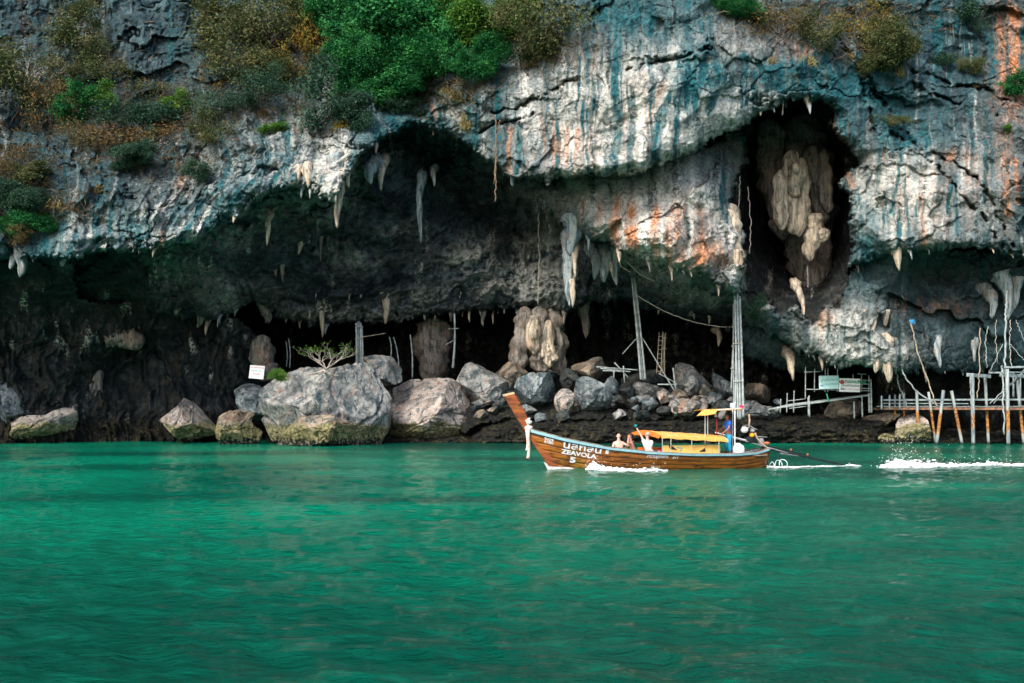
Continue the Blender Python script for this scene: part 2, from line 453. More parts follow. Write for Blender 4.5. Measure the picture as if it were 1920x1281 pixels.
# stains on the rock, plus darker and paler tones for the caves -----------------------
def blobs(lst):
    o = 0
    for (x, y, rx, ry, a) in lst:
        o = o + a * np.exp(-(((WX - x) / rx) ** 2 + ((WY - y) / ry) ** 2))
    return np.clip(o, 0, 1).astype(np.float32)
st1 = fbm2(su * 0.9, V_ * 0.07, 4, 111, gain=0.6)
st2 = fbm2(su * 1.7 + 9, V_ * 0.10, 4, 121, gain=0.6)
st3 = fbm2(su * 1.3 + 30, V_ * 0.09, 4, 131, gain=0.6)
patch = fbm2(U_ * 0.25, V_ * 0.25, 4, 141)
pale = blobs([(1130, 220, 170, 120, .9), (1320, 180, 120, 110, .75), (1240, 380, 130, 60, .75), (1260, 460, 110, 50, .95), (1380, 480, 24, 60, .9), (1690, 380, 110, 90, .7), (560, 310, 120, 50, .6),
              (420, 370, 110, 70, .55), (620, 350, 45, 70, .9), (250, 440, 160, 40, .55), (1570, 630, 70, 55, .95), (1660, 670, 60, 30, .7), (1000, 640, 40, 60, .35), (1150, 350, 130, 25, .35), (1440, 560, 60, 30, .4),
              (820, 215, 60, 30, .5), (1840, 350, 60, 90, .3), (900, 480, 90, 34, .26), (980, 545, 90, 26, .34), (650, 590, 120, 14, .26), (720, 430, 60, 22, .24), (660, 480, 60, 26, .3), (400, 540, 90, 26, .45), (450, 560, 60, 22, .45), (330, 500, 80, 24, .25), (880, 300, 40, 40, .3), (1020, 480, 50, 40, .4), (800, 560, 60, 20, .3), (1300, 560, 60, 20, .25), (500, 250, 150, 60, .25)])
pale = np.clip(1.8 * pale * (0.66 + 1.1 * st1 + 0.9 * patch), 0, 1) + 0.40 * sstep(0.18, 0.34, st2) * REG["brow"] * (0.4 + .6 * sstep(200, 300, PY + 0.12 * PX))
pale = np.clip(np.maximum(pale, strokes([([(1270, 90), (1262, 160), (1250, 240), (1235, 320)], 9, 1.0), ([(1330, 110), (1318, 200), (1300, 270)], 9, 1), ([(1215, 150), (1205, 300)], 8, .9), ([(1355, 150), (1345, 245)], 6, .9),
    ([(120, 440), (105, 480)], 8, .9), ([(175, 430), (150, 478)], 7, .9), ([(215, 425), (190, 476)], 9, 1), ([(270, 400), (232, 470)], 7, .9), ([(300, 380), (262, 468)], 5, .8), ([(360, 380), (318, 462)], 7, 1), ([(420, 350), (352, 455)], 6, 1), ([(455, 330), (395, 430)], 5, .9), ([(575, 270), (535, 330)], 6, .9), ([(530, 270), (470, 355)], 4, .8),
    ([(545, 290), (500, 340), (450, 390), (420, 440)], 6, 1), ([(515, 300), (470, 350), (420, 400)], 5, 1), ([(590, 310), (540, 350)], 6, 1), ([(480, 340), (400, 440), (370, 465)], 5, .9), ([(330, 400), (300, 470)], 6, .8),
    ([(1640, 290), (1635, 400)], 5, .9), ([(1700, 260), (1695, 330)], 4, .9), ([(640, 290), (628, 360)], 9, 1), ([(760, 260), (700, 320), (670, 345)], 5, .8), ([(1830, 160), (1830, 260)], 4, .6)])), 0, 1)
rust = blobs([(1230, 450, 75, 38, 1.0), (1150, 415, 80, 36, .75), (1310, 480, 70, 24, .8), (1180, 395, 60, 20, .6), (1270, 395, 50, 14, .6), (1050, 270, 120, 70, .45), (1250, 150, 90, 90, .30), (1890, 110, 32, 110, 1.2), (1870, 330, 50, 70, .5), (1790, 290, 30, 12, .8),
              (1750, 380, 120, 70, .35), (1640, 250, 60, 60, .3), (820, 215, 30, 16, .9), (340, 345, 16, 18, 1.2), (300, 420, 18, 50, .5), (1570, 270, 18, 45, .9), (1490, 120, 70, 60, .4), (600, 310, 60, 40, .35), (1740, 575, 90, 16, .7),
              (1540, 600, 20, 22, .8), (200, 630, 70, 20, .5), (1100, 60, 50, 60, .25), (1560, 110, 60, 40, .35)])
rust = np.clip(1.55 * rust * (0.35 + 1.8 * np.clip(st3 + 0.25 * patch, -.2, 1)), 0, 1)
teal = np.clip(0.30 + 1.3 * patch, 0, 1) * 0.55 + 1.0 * sstep(0.10, 0.40, st2 * -1) * (0.5 + patch) + 0.8 * sstep(0.16, 0.36, st3)
teal = teal + blobs([(1160, 30, 110, 60, .8), (1400, 140, 130, 34, .95), (1520, 140, 90, 40, .5), (1590, 160, 90, 30, .8), (1700, 260, 60, 20, .7), (430, 380, 70, 60, .5), (560, 300, 60, 40, .4), (250, 430, 50, 30, .8), (340, 400, 40, 40, .5), (750, 235, 60, 30, .7), (480, 300, 90, 60, .5), (800, 270, 120, 40, .8), (100, 460, 120, 30, .5), (1650, 200, 80, 50, .7), (1620, 470, 40, 70, .8), (1300, 130, 40, 120, .6)])
teal = np.maximum(teal, strokes([([(1160, 70), (1152, 160), (1158, 240), (1150, 330)], 15, 1.0), ([(1290, 100), (1250, 190), (1232, 260), (1226, 325)], 14, 1), ([(1300, 130), (1270, 220), (1262, 310)], 8, 1), ([(1395, 100), (1400, 150), (1395, 195)], 12, 1),
    ([(1360, 130), (1330, 210)], 12, .9), ([(975, 240), (968, 320)], 9, 1), ([(935, 255), (930, 300)], 7, 1), ([(1105, 80), (1100, 160)], 8, .8), ([(145, 440), (125, 480)], 9, .9), ([(245, 410), (210, 470)], 10, .9), ([(335, 390), (290, 465)], 9, .9), ([(390, 360), (335, 455)], 9, 1), ([(440, 335), (372, 445)], 7, .9), ([(555, 285), (505, 350)], 9, 1), ([(500, 310), (440, 380), (400, 440)], 10, 1), ([(560, 320), (480, 400)], 7, 1),
    ([(1690, 270), (1686, 340), (1670, 400)], 6, 1), ([(1790, 330), (1795, 440)], 6, .9), ([(1850, 260), (1845, 380)], 7, .9), ([(1760, 300), (1755, 400)], 6, .7), ([(1480, 150), (1475, 190)], 8, .8)]))
rust = np.maximum(rust, strokes([([(1043, 225), (1038, 325)], 8, .85), ([(1085, 240), (1078, 328)], 8, .7), ([(1065, 230), (1063, 320)], 5, .7), ([(955, 240), (950, 320)], 6, .6), ([(1245, 150), (1215, 240)], 10, .5), ([(1110, 90), (1108, 200)], 9, .4),
    ([(1885, 290), (1890, 400)], 12, .8), ([(1905, 300), (1910, 380)], 6, .8), ([(1725, 370), (1735, 460)], 10, .6), ([(1660, 260), (1655, 300)], 6, .6), ([(310, 420), (300, 470)], 7, .9), ([(1900, 30), (1905, 190)], 24, 1.0), ([(1510, 90), (1500, 150)], 7, .6), ([(1580, 300), (1600, 350)], 8, .9), ([(1560, 235), (1570, 290)], 10, .8)]))
teal = teal * (1 - .8 * REG['ceil'] * (1 - REG['brow']))
teal = np.clip(teal, 0, 1) * (0.60 + 0.40 * openair)
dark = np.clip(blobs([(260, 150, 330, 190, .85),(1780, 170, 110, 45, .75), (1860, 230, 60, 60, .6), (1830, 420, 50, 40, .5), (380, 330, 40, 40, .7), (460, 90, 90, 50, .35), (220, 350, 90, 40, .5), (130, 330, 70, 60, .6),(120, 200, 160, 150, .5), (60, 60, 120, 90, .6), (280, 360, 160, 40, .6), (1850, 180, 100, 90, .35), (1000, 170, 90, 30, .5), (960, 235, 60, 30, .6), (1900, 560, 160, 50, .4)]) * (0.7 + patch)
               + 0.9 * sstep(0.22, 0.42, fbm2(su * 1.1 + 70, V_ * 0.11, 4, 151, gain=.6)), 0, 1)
cave_dark = np.clip(1 - openair, 0, 1)
cave_dark = np.clip(cave_dark - (0.55 + 0.5 * sstep(-.2, .2, patch)) * 1.0 * REG["ceil"] - 0.6 * REG["slab"], 0, 1)    # near-black tone over the cave walls, eased on ceiling and slab
cave_dark = np.clip(cave_dark + 0.8 * sstep(430, 220, PX) * REG['ceil'] * (1 - REG['brow']), 0, 1)  # ceiling's left end painted darker to offset green light bounced off the sea
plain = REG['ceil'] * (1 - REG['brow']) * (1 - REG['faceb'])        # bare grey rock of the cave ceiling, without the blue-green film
pale = np.where(REG['ceil'] * (1 - REG['brow']) * (1 - REG['faceb']) > .5, np.clip(pale * 1.15, 0, .5) * sstep(.05, .55, rib + .35 * fine), pale)  # ceiling brightened in colour: pale highlights painted along the rib crests
white = sstep(0.14, 0.34, fbm2(U_ * 1.5, V_ * 0.42, 5, 161, gain=.6)) * sstep(-0.05, 0.25, perlin2(U_ * 0.26, V_ * 0.26, 171)) * np.clip(cave_dark + REG['ceil'] * .5, 0, 1)
tide = np.maximum(sstep(2.2, 1.2, czw + 0.5 * w1), 0.85 * np.maximum(REG['shelf'], REG['rubble']))
cliff_me = np_mesh("cliff", verts, grid_faces(*PX.shape)[:, ::-1])
for k, v in (("pale", pale), ("rust", rust), ("teal", teal), ("dark", dark), ("cave_dark", cave_dark), ("white", white), ("tide", tide), ("plain", plain)):
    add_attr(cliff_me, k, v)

def cliff_material():
    t = NT("cliff_rock")
    p = t.pos()
    n1 = t.noise(p, 0.9, 8, 0.62, 0.4); n2 = t.noise(p, 4.5, 6, 0.65); n3 = t.noise(t.scale(p, (1.9, 1.9, 0.32)), 1.0, 7, 0.62, 0.5)
    base = t.mix(t.ramp(n1, 0.35, 0.65), (0.016, 0.034, 0.041), (0.078, 0.132, 0.143))
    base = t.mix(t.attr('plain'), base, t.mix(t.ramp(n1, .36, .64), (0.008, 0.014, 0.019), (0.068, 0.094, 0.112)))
    c = t.mix(t.math('MULTIPLY', t.attr("pale"), t.math('ADD', 0.5, t.math('MULTIPLY', 0.5, t.ramp(n3, 0.36, 0.52)))), base, t.mix(t.ramp(n2, 0.3, 0.7), (0.50, 0.495, 0.455), (0.84, 0.805, 0.72)))
    c = t.mix(t.math('MULTIPLY', t.attr("rust"), t.math('ADD', 0.3, t.math('MULTIPLY', 0.7, t.ramp(n3, 0.38, 0.56))), clamp=True), c, t.mix(t.ramp(n2, 0.35, 0.65), (0.42, 0.13, 0.04), (0.66, 0.32, 0.16)))
    c = t.mix(t.math('MULTIPLY', t.attr("teal"), t.math('ADD', 0.74, t.math('MULTIPLY', 0.26, t.ramp(n3, 0.60, 0.44)))), c, t.mix(t.ramp(n2, 0.3, 0.7), (0.004, 0.050, 0.064), (0.022, 0.130, 0.150)))
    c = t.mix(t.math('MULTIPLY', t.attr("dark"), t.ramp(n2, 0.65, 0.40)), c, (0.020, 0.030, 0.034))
    cave_dark = t.mix(t.ramp(n1, 0.40, 0.66), (0.016, 0.021, 0.022), t.mix(t.ramp(n3, .4, .6), (0.045, 0.036, 0.028), (0.070, 0.082, 0.085)))
    c = t.mix(t.attr("cave_dark"), c, cave_dark)
    c = t.mix(t.math('MULTIPLY', t.attr("white"), t.ramp(n2, 0.42, 0.6)), c, (0.58, 0.55, 0.49))
    c = t.mix(t.attr("tide"), c, t.mix(t.ramp(n2, .4, .7), (0.005, 0.006, 0.006), t.mix(t.ramp(n1, .45, .6), (0.030, 0.030, 0.026), (0.075, 0.066, 0.030))))
    c = t.mix(t.math('MULTIPLY', t.ramp(n2, 0.42, 0.25), 0.45), c, (0.02, 0.028, 0.03))
    def crackline(scale, width, vec=p):
        n = t.noise(vec, scale, 3, 0.5, 0.6); return t.ramp(t.math('ABSOLUTE', t.math('SUBTRACT', n, 0.5)), 0.0, width)
    k1 = crackline(0.9, 0.012); k2 = crackline(2.6, 0.022, t.scale(p, (1.0, 1.0, 1.7)))
    grain = t.noise(p, 9.0, 5, 0.7)
    c = t.mix(t.math('MULTIPLY', t.math('SUBTRACT', 1.0, k1), 0.75), c, (0.010, 0.016, 0.018))
    c = t.mix(t.math('MULTIPLY', t.math('SUBTRACT', 1.0, k2), t.math('MULTIPLY', t.ramp(n1, .40, .60), 0.65)), c, (0.014, 0.020, 0.022))
    c = t.mix(t.math('MULTIPLY', t.ramp(grain, 0.42, 0.28), 0.45), c, (0.015, 0.020, 0.022))
    t.set(Base_Color=c, Roughness=0.85); t.b.inputs['Specular IOR Level'].default_value = 0.15
    h = t.math('ADD', t.math('MULTIPLY', t.noise(p, 2.2, 10, 0.70), 1.0), t.math('MULTIPLY', n3, 0.4))
    h = t.math('ADD', h, t.math('ADD', t.math('MULTIPLY', k1, 0.25), t.math('MULTIPLY', k2, 0.15)))
    h = t.math('ADD', h, t.math('MULTIPLY', t.math('ABSOLUTE', t.math('SUBTRACT', t.noise(p, 1.3, 8, 0.62, .3), 0.5)), 2.2))
    t.set(Normal=t.bump(h, 0.9, 0.16))
    return t.m
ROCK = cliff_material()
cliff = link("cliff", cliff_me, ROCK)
tag(cliff, "grey, teal and rust streaked limestone sea cliff with dark caves", None, kind="structure")

def depth_at(px, py):
    i = np.clip(np.searchsorted(cy, py), 0, len(cy) - 1); j = np.clip(np.searchsorted(cx, px), 0, len(cx) - 1)
    return float(D[i, j])
def on_cliff(px, py, out=0.0):
    return P(px, py, depth_at(px, py) - out)
# ================================================================== the sea
def wave_h(x, y):
    a = 0.9 * x + 0.35 * y
    h = 0.070 * fbm2(x * 0.22 + 3, y * 0.30, 3, 201) + 0.060 * fbm2(x * 0.62 + .2 * y, y * 0.90, 3, 211, ridged=True) + 0.026 * perlin2(x * 1.9 + .6 * y, y * 2.5, 221)
    return h * 1.0
def build_sea():
    u = np.linspace(-0.80, 0.80, 560); Y = np.geomspace(4.0, 100.0, 290)
    UU, YY = np.meshgrid(u, Y)
    x = (UU * YY).astype(np.float32); y = YY.astype(np.float32)
    edge = np.minimum(sstep(0.8, 0.72, np.abs(UU)), sstep(4.0, 5.0, YY) * sstep(100, 95, YY))
    z = wave_h(x, y) * edge
    v = np.stack([x, y, z], -1).reshape(-1, 3); f = grid_faces(*UU.shape)
    nr, nc = UU.shape
    # flat water from there to the horizon
    rim = list(range(nc)) + [r * nc + nc - 1 for r in range(1, nr)] + [(nr - 1) * nc + c for c in range(nc - 2, -1, -1)] + [r * nc for r in range(nr - 2, 0, -1)]
    rv = v[rim].copy(); ctr = np.array([0, 40, 0.0]); dirs = rv - ctr
    far = ctr + dirs / np.linalg.norm(dirs, axis=1)[:, None] * 4500.0; far[:, 2] = 0
    n0 = len(v); m = len(rim)
    v = np.concatenate([v, far]); k = np.arange(m)
    ring = np.stack([np.array(rim), n0 + k, n0 + (k + 1) % m, np.array(rim)[(k + 1) % m]], -1)
    return np_mesh("sea", v, np.concatenate([f, ring[:, :]]))
def sea_material():
    t = NT("sea_water")
    p = t.pos(); s = t.sep(p)
    big = t.noise(t.scale(p, (0.045, 0.09, 0.0)), 1.0, 4, 0.55, 0.6)
    med = t.noise(t.scale(p, (0.9, 1.5, 0.0)), 1.0, 5, 0.6, 0.5)
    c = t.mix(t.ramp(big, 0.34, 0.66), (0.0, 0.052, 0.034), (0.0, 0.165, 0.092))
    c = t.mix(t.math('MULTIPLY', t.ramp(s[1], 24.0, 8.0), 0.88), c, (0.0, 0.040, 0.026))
    c = t.mix(t.math('MULTIPLY', t.ramp(med, 0.48, 0.72), 0.22), c, (0.0, 0.21, 0.125))
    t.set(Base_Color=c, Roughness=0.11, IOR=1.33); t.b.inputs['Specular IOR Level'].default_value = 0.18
    w = t.math('ADD', t.math('MULTIPLY', t.noise(t.scale(p, (2.3, 3.2, 1.0)), 1.0, 5, 0.6, 0.4), 1.0), t.math('MULTIPLY', t.noise(t.scale(p, (6.0, 10.0, 1.0)), 1.0, 3, 0.6), 0.22))
    t.set(Normal=t.bump(w, 0.6, 0.17))
    return t.m
WATER = sea_material()
sea = link("sea", build_sea(), WATER)
tag(sea, "emerald green sea with small ripples", None, kind="structure")
# ================================================================== stalactites on the cliff
def tube_mesh(name, path, radii, seg=12, lump=0.25, seed=0, flut=0.0, freq=2.2, cap=True):
    """Round body along a path of points; radii per point; lumpy by noise."""
    path = np.asarray(path, np.float32); n = len(path)
    tang = np.gradient(path, axis=0); tang /= np.linalg.norm(tang, axis=1)[:, None] + 1e-9
    ref = np.tile(np.array([0.0, 1.0, 0.02], np.float32), (n, 1))
    if abs(tang[:, 1]).mean() > 0.8: ref[:] = (1, 0, 0)
    s = np.cross(tang, ref); s /= np.linalg.norm(s, axis=1)[:, None] + 1e-9
    t2 = np.cross(s, tang)
    a = np.linspace(0, 2 * np.pi, seg, endpoint=False)
    ca, sa = np.cos(a), np.sin(a)
    r = np.asarray(radii, np.float32)[:, None] * np.ones((1, seg))
    v = path[:, None] + (s[:, None] * ca[None, :, None] + t2[:, None] * sa[None, :, None]) * r[..., None]
    if lump or flut:
        q = v.reshape(-1, 3)
        nz = fbm3(q * freq, 3, seed).reshape(n, seg) * lump
        if flut:
            q2 = q * np.array((5, 5, 0.35)); nz = nz + flut * fbm3(q2, 2, seed + 5).reshape(n, seg)
        r = r * np.maximum(1 + nz, 0.15)
        v = path[:, None] + (s[:, None] * ca[None, :, None] + t2[:, None] * sa[None, :, None]) * r[..., None]
    v = v.reshape(-1, 3)
    i = np.arange(n * seg).reshape(n, seg); j = np.roll(i, -1, 1)
    f = np.stack([i[:-1], j[:-1], j[1:], i[1:]], -1).reshape(-1, 4)
    if cap:
        v = np.concatenate([v, path[:1], path[-1:]])
        c0 = np.stack([i[0], i[0], j[0], np.full(seg, n * seg)], -1)[:, [3, 2, 1, 1]]
        c1 = np.stack([i[-1], j[-1], np.full(seg, n * seg + 1), np.full(seg, n * seg + 1)], -1)
        tri = np.concatenate([c0[:, :3], c1[:, :3]])
        me = bpy.data.meshes.new(name)
        me.from_pydata(v.tolist(), [], f.tolist() + tri.tolist()); me.shade_smooth(); me.update()
        return me
    return np_mesh(name, v, f)

def dripstone_material(name, lo, hi, dk):
    t = NT(name)
    p = t.pos(); n = t.noise(t.scale(p, (5, 5, 0.5)), 1.0, 6, 0.65, 0.3); n2 = t.noise(p, 6, 5, 0.65); n3 = t.noise(p, 1.2, 4)
    c = t.mix(t.ramp(n, 0.35, 0.62), lo, hi)
    c = t.mix(t.math('MULTIPLY', t.ramp(n2, 0.44, 0.30), 0.8), c, dk)
    c = t.mix(t.math('MULTIPLY', t.ramp(n3, 0.54, 0.64), .35), c, (0.32, 0.18, 0.10))
    t.set(Base_Color=c, Roughness=0.75, Normal=t.bump(t.math('ADD', n2, n), 0.8, 0.08))
    return t.m
DRIP_PALE = dripstone_material("dripstone_pale", (0.13, 0.12, 0.105), (0.58, 0.475, 0.35), (0.03, 0.04, 0.04))
DRIP_BROWN = dripstone_material("dripstone_brown", (0.05, 0.047, 0.042), (0.27, 0.235, 0.20), (0.02, 0.02, 0.02))
DRIP_BLUE = dripstone_material("dripstone_blue", (0.045, 0.10, 0.12), (0.36, 0.39, 0.38), (0.03, 0.05, 0.06))

# px, top row, bottom row, width in px, distance, material, (lumpiness)
STAL = [(630, 300, 380, 30, 58.6, 'b', .3), (634, 350, 428, 17, 58.8, 'p', .25), (652, 300, 352, 18, 59.0, 'p', .3), (606, 325, 374, 20, 58.4, 'b', .35), (578, 318, 352, 18, 58.2, 'p', .3), (592, 330, 362, 12, 58.2, 'b', .3), (556, 320, 346, 14, 58.2, 'p', .3),
        (715, 290, 358, 16, 62.5, 'p', .4), (694, 300, 345, 26, 61.5, 'b', .3), (787, 322, 456, 14, 65.5, 'b', .3), (812, 310, 350, 12, 66, 'b', .3),
        (499, 396, 461, 12, 60.5, 'p', .25), (562, 450, 478, 12, 66, 'p', .5), (600, 440, 490, 8, 66, 'br', .3), (530, 470, 530, 14, 67, 'br', .4), (515, 465, 520, 12, 67, 'br', .4),
        (604, 548, 633, 13, 71.0, 'p', .35), (580, 540, 600, 13, 71, 'p', .5), (722, 540, 608, 20, 71.5, 'p', .4), (655, 545, 566, 8, 71.5, 'p', .4), (700, 545, 575, 9, 72, 'br', .4), (745, 540, 565, 10, 72, 'p', .4),
        (770, 540, 562, 8, 72, 'p', .4), (640, 548, 570, 7, 71.5, 'p', .4), (862, 515, 560, 12, 71.5, 'p', .5), (945, 525, 565, 18, 72, 'br', .5), (760, 480, 500, 6, 70.5, 'p', .3), (715, 440, 480, 7, 70, 'p', .4),
        (498, 545, 606, 34, 71.0, 'br', .35), (540, 555, 585, 30, 71.5, 'br', .4), (330, 520, 590, 40, 66.0, 'br', .5), (375, 560, 612, 26, 68.0, 'br', .4),
        (1074, 412, 480, 36, 62.3, 'b', .4), (1066, 440, 576, 24, 62.0, 'b', .35), (1080, 455, 520, 14, 61.8, 'p', .5), (1073, 500, 577, 17, 62.0, 'p', .4), (1104, 440, 470, 10, 62.3, 'b', .3),
        (1115, 460, 525, 24, 64.8, 'b', .4), (1135, 462, 530, 26, 64.6, 'b', .4), (1155, 470, 535, 20, 64.8, 'b', .4), (1146, 480, 520, 12, 64.2, 'p', .4),
        (1512, 158, 202, 16, 60.0, 'p', .3), (1488, 150, 190, 22, 60.2, 'b', .4), (1468, 150, 195, 10, 60.0, 'b', .3), (1530, 150, 190, 18, 60.4, 'b', .4), (1545, 160, 185, 14, 60.5, 'b', .4),
        (1687, 420, 508, 24, 60.2, 'p', .4), (1672, 430, 480, 14, 60.3, 'p', .4), (1503, 530, 596, 14, 64.0, 'p', .5),
        (1376, 400, 548, 36, 60.8, 'p', .35), (1378, 480, 550, 26, 60.6, 'p', .3), (1340, 470, 520, 26, 60.5, 'p', .4), (1310, 480, 518, 22, 60.3, 'p', .4), (1230, 470, 500, 20, 60.0, 'p', .4), (1270, 480, 512, 18, 60.0, 'p', .4),
        (1888, 520, 600, 26, 63.0, 'b', .4), (1862, 540, 598, 22, 63.4, 'b', .4), (1905, 525, 580, 20, 63.2, 'b', .4), (1830, 640, 680, 14, 64.0, 'b', .5), (1760, 640, 690, 16, 63.4, 'b', .5), (1663, 640, 718, 30, 62.3, 'p', .4), (1640, 650, 700, 22, 62.3, 'p', .4),
        (1618, 590, 620, 14, 62, 'p', .4), (1640, 590, 625, 14, 62, 'p', .4), (1660, 590, 612, 12, 62.3, 'p', .4), (1487, 660, 715, 18, 65.5, 'p', .5), (1300, 575, 600, 8, 70, 'p', .3), (1330, 580, 608, 9, 70, 'p', .4), (1235, 570, 590, 6, 71, 'p', .3),
        (1350, 620, 650, 12, 71, 'p', .4), (905, 585, 612, 12, 73, 'br', .4), (880, 585, 606, 5, 73, 'p', .3), (925, 585, 608, 5, 73, 'p', .3), (1095, 570, 635, 22, 72, 'br', .4), (40, 480, 520, 22, 57.5, 'b', .4), (20, 482, 505, 14, 57.5, 'b', .4),
        (120, 480, 500, 16, 57.6, 'b', .4), (960, 330, 350, 10, 60, 'b', .4)]
def stalactites():
    rs = random.Random(3)
    for k, (px, y0, y1, w, Y, mt, lump) in enumerate(STAL):
        a = P(px, y0 - 6, Y); b = P(px + rs.uniform(-3, 3), y1, Y + rs.uniform(-.2, .2))
        n = max(10, int((y1 - y0) / 5)); r0 = w / 2 / F * Y
        tt = np.linspace(0, 1, n)
        path = np.array(a)[None] * (1 - tt[:, None]) + np.array(b)[None] * tt[:, None]
        path[:, 0] += 0.25 * r0 * np.sin(tt * 5 + k); path[:, 1] += np.clip(depth_at(px, y0 - 6) + 0.3 - Y, 0.2, 1.6) * (1 - tt) ** 3
        rad = r0 * (1.15 - 0.70 * tt ** 0.8 + 0.30 * (1 - tt) ** 4) * np.sqrt(np.clip(1 - tt ** 6, 0.03, 1))
        me = tube_mesh("stalactite", path, rad, 14, lump * 1.5, 300 + k, 0.5, 1.6)
        link("stalactite", me, {'p': DRIP_PALE, 'b': DRIP_BLUE, 'br': DRIP_BROWN}[mt], cliff)
    # thick columns inside the caves
    for k, (pts, w, Y, mt, lump) in enumerate([
            ([(1484, 282), (1482, 350), (1488, 440)], 36, 66.5, 'p', .35), ([(1462, 318), (1460, 380), (1468, 432)], 24, 66.0, 'p', .4), ([(1502, 296), (1504, 380), (1497, 444)], 26, 66.2, 'p', .4), ([(1490, 300), (1492, 330), (1490, 370)], 30, 65.7, 'p', .5),
            ([(1545, 280), (1548, 340), (1552, 400)], 24, 67.5, 'br', .4), ([(1520, 270), (1528, 340), (1545, 420)], 40, 68.5, 'br', .4), ([(1520, 400), (1528, 430), (1518, 490)], 28, 66.3, 'p', .6), ([(1535, 430), (1545, 455)], 24, 66.0, 'p', .5),
            ([(1440, 220), (1450, 330), (1470, 450)], 50, 70, 'br', .4), ([(1500, 215), (1510, 350), (1525, 560)], 90, 71, 'br', .35),
            ([(985, 575), (978, 630), (972, 700)], 34, 70.5, 'br', .5), ([(1010, 575), (1012, 640), (1016, 700)], 44, 70.8, 'br', .5), ([(1038, 575), (1042, 640), (1050, 705)], 34, 71.0, 'br', .5), ([(1000, 590), (998, 625), (1002, 665)], 22, 69.8, 'p', .6),
            ([(1028, 600), (1032, 650), (1030, 690)], 18, 69.8, 'p', .6), ([(1022, 640), (1040, 680)], 30, 70, 'p', .6),
            ([(812, 590), (810, 650), (815, 720)], 58, 76, 'br', .35), ([(492, 628), (490, 665), (496, 715)], 36, 69.5, 'br', .5), ([(502, 680), (505, 715)], 40, 68.8, 'br', .4),
            ([(190, 618), (225, 630), (268, 645)], 34, 67.6, 'br', .6), ([(185, 690), (180, 730), (182, 765)], 26, 69, 'br', .3), ([(150, 690), (148, 750)], 22, 69, 'br', .3)]):
        q = np.array([list(P(x, y, Y)) for x, y in pts]); t0 = np.linspace(0, 1, len(q)); tt = np.linspace(0, 1, 34)
        path = np.stack([np.interp(tt, t0, q[:, c]) for c in range(3)], -1)
        rad = w / 2 / F * Y * (0.75 + 0.35 * np.sin(np.pi * np.clip(tt * 1.05, 0, 1)))
        rad = rad * np.sqrt(np.clip(1 - (2 * tt - 1) ** 8, 0.05, 1))
        link("rock_column", tube_mesh("rock_column", path, rad, 22, lump * 1.6, 400 + k, 0.6, 1.1), {'p': DRIP_PALE, 'br': DRIP_BROWN}[mt], cliff)
stalactites()
def drip_rows():
    rs = random.Random(8)
    for pts, gap, l0, l1, mats in (([(385, 606), (430, 590), (480, 568), (510, 596), (620, 612), (780, 597), (950, 583), (1060, 590)], 9, 5, 26, ('br', 'p', 'br', 'b')), ([(540, 548), (640, 552), (790, 545)], 10, 6, 24, ('p', 'br', 'p')),
                             ([(60, 482), (200, 475), (300, 467), (370, 453), (480, 375), (540, 350)], 22, 6, 22, ('b', 'b', 'p')), ([(560, 348), (605, 374), (640, 352)], 8, 8, 30, ('p', 'b', 'p')), ([(690, 282), (780, 240), (850, 258)], 15, 6, 20, ('b',)),
                             ([(1160, 474), (1200, 488), (1260, 504), (1320, 519), (1362, 548), (1390, 549)], 9, 7, 28, ('p', 'b', 'p')), ([(1505, 660), (1560, 686), (1640, 694), (1700, 698), (1800, 696), (1900, 694)], 12, 5, 22, ('b', 'p', 'br')),
                             ([(1600, 505), (1680, 474), (1740, 470), (1850, 466), (1920, 484)], 13, 5, 22, ('b', 'b', 'p')), ([(1425, 212), (1480, 194), (1545, 190)], 8, 6, 24, ('b', 'p'))):
        q = np.array(pts, float); seg = np.hypot(*np.diff(q, axis=0).T); cum = np.concatenate([[0], np.cumsum(seg)]); d = rs.uniform(0, gap)
        while d < cum[-1]:
            px = np.interp(d, cum, q[:, 0]); py = np.interp(d, cum, q[:, 1]); L = l0 + (l1 - l0) * rs.random() ** 2.6; d += gap * 1.7 * rs.uniform(.3, 1.8) * (1.0 if perlin2(np.float32(px * .021), np.float32(py * .02), 7) > -.05 else 3.2)
            Y = min(depth_at(px + o_, py - 7) for o_ in (-3, 0, 3)) + .25; w = rs.uniform(3, 6) + L * .18; r0 = w / 2 / F * Y
            tt = np.linspace(0, 1, 9); a = np.array(P(px, py - 9, Y)); b = np.array(P(px + rs.uniform(-2, 2), py + L, Y)); path = a + (b - a) * tt[:, None]; path[:, 1] += .5 * (1 - tt) ** 2
            link("stalactite", tube_mesh("stalactite", path, r0 * (1.5 - 1.2 * tt ** .7) * np.sqrt(np.clip(1 - tt ** 6, .03, 1)), 8, .5, int(px) % 97, .5, 2.4), {'p': DRIP_PALE, 'b': DRIP_BLUE, 'br': DRIP_BROWN}[rs.choice(mats + ('br', 'b'))], cliff)
drip_rows()

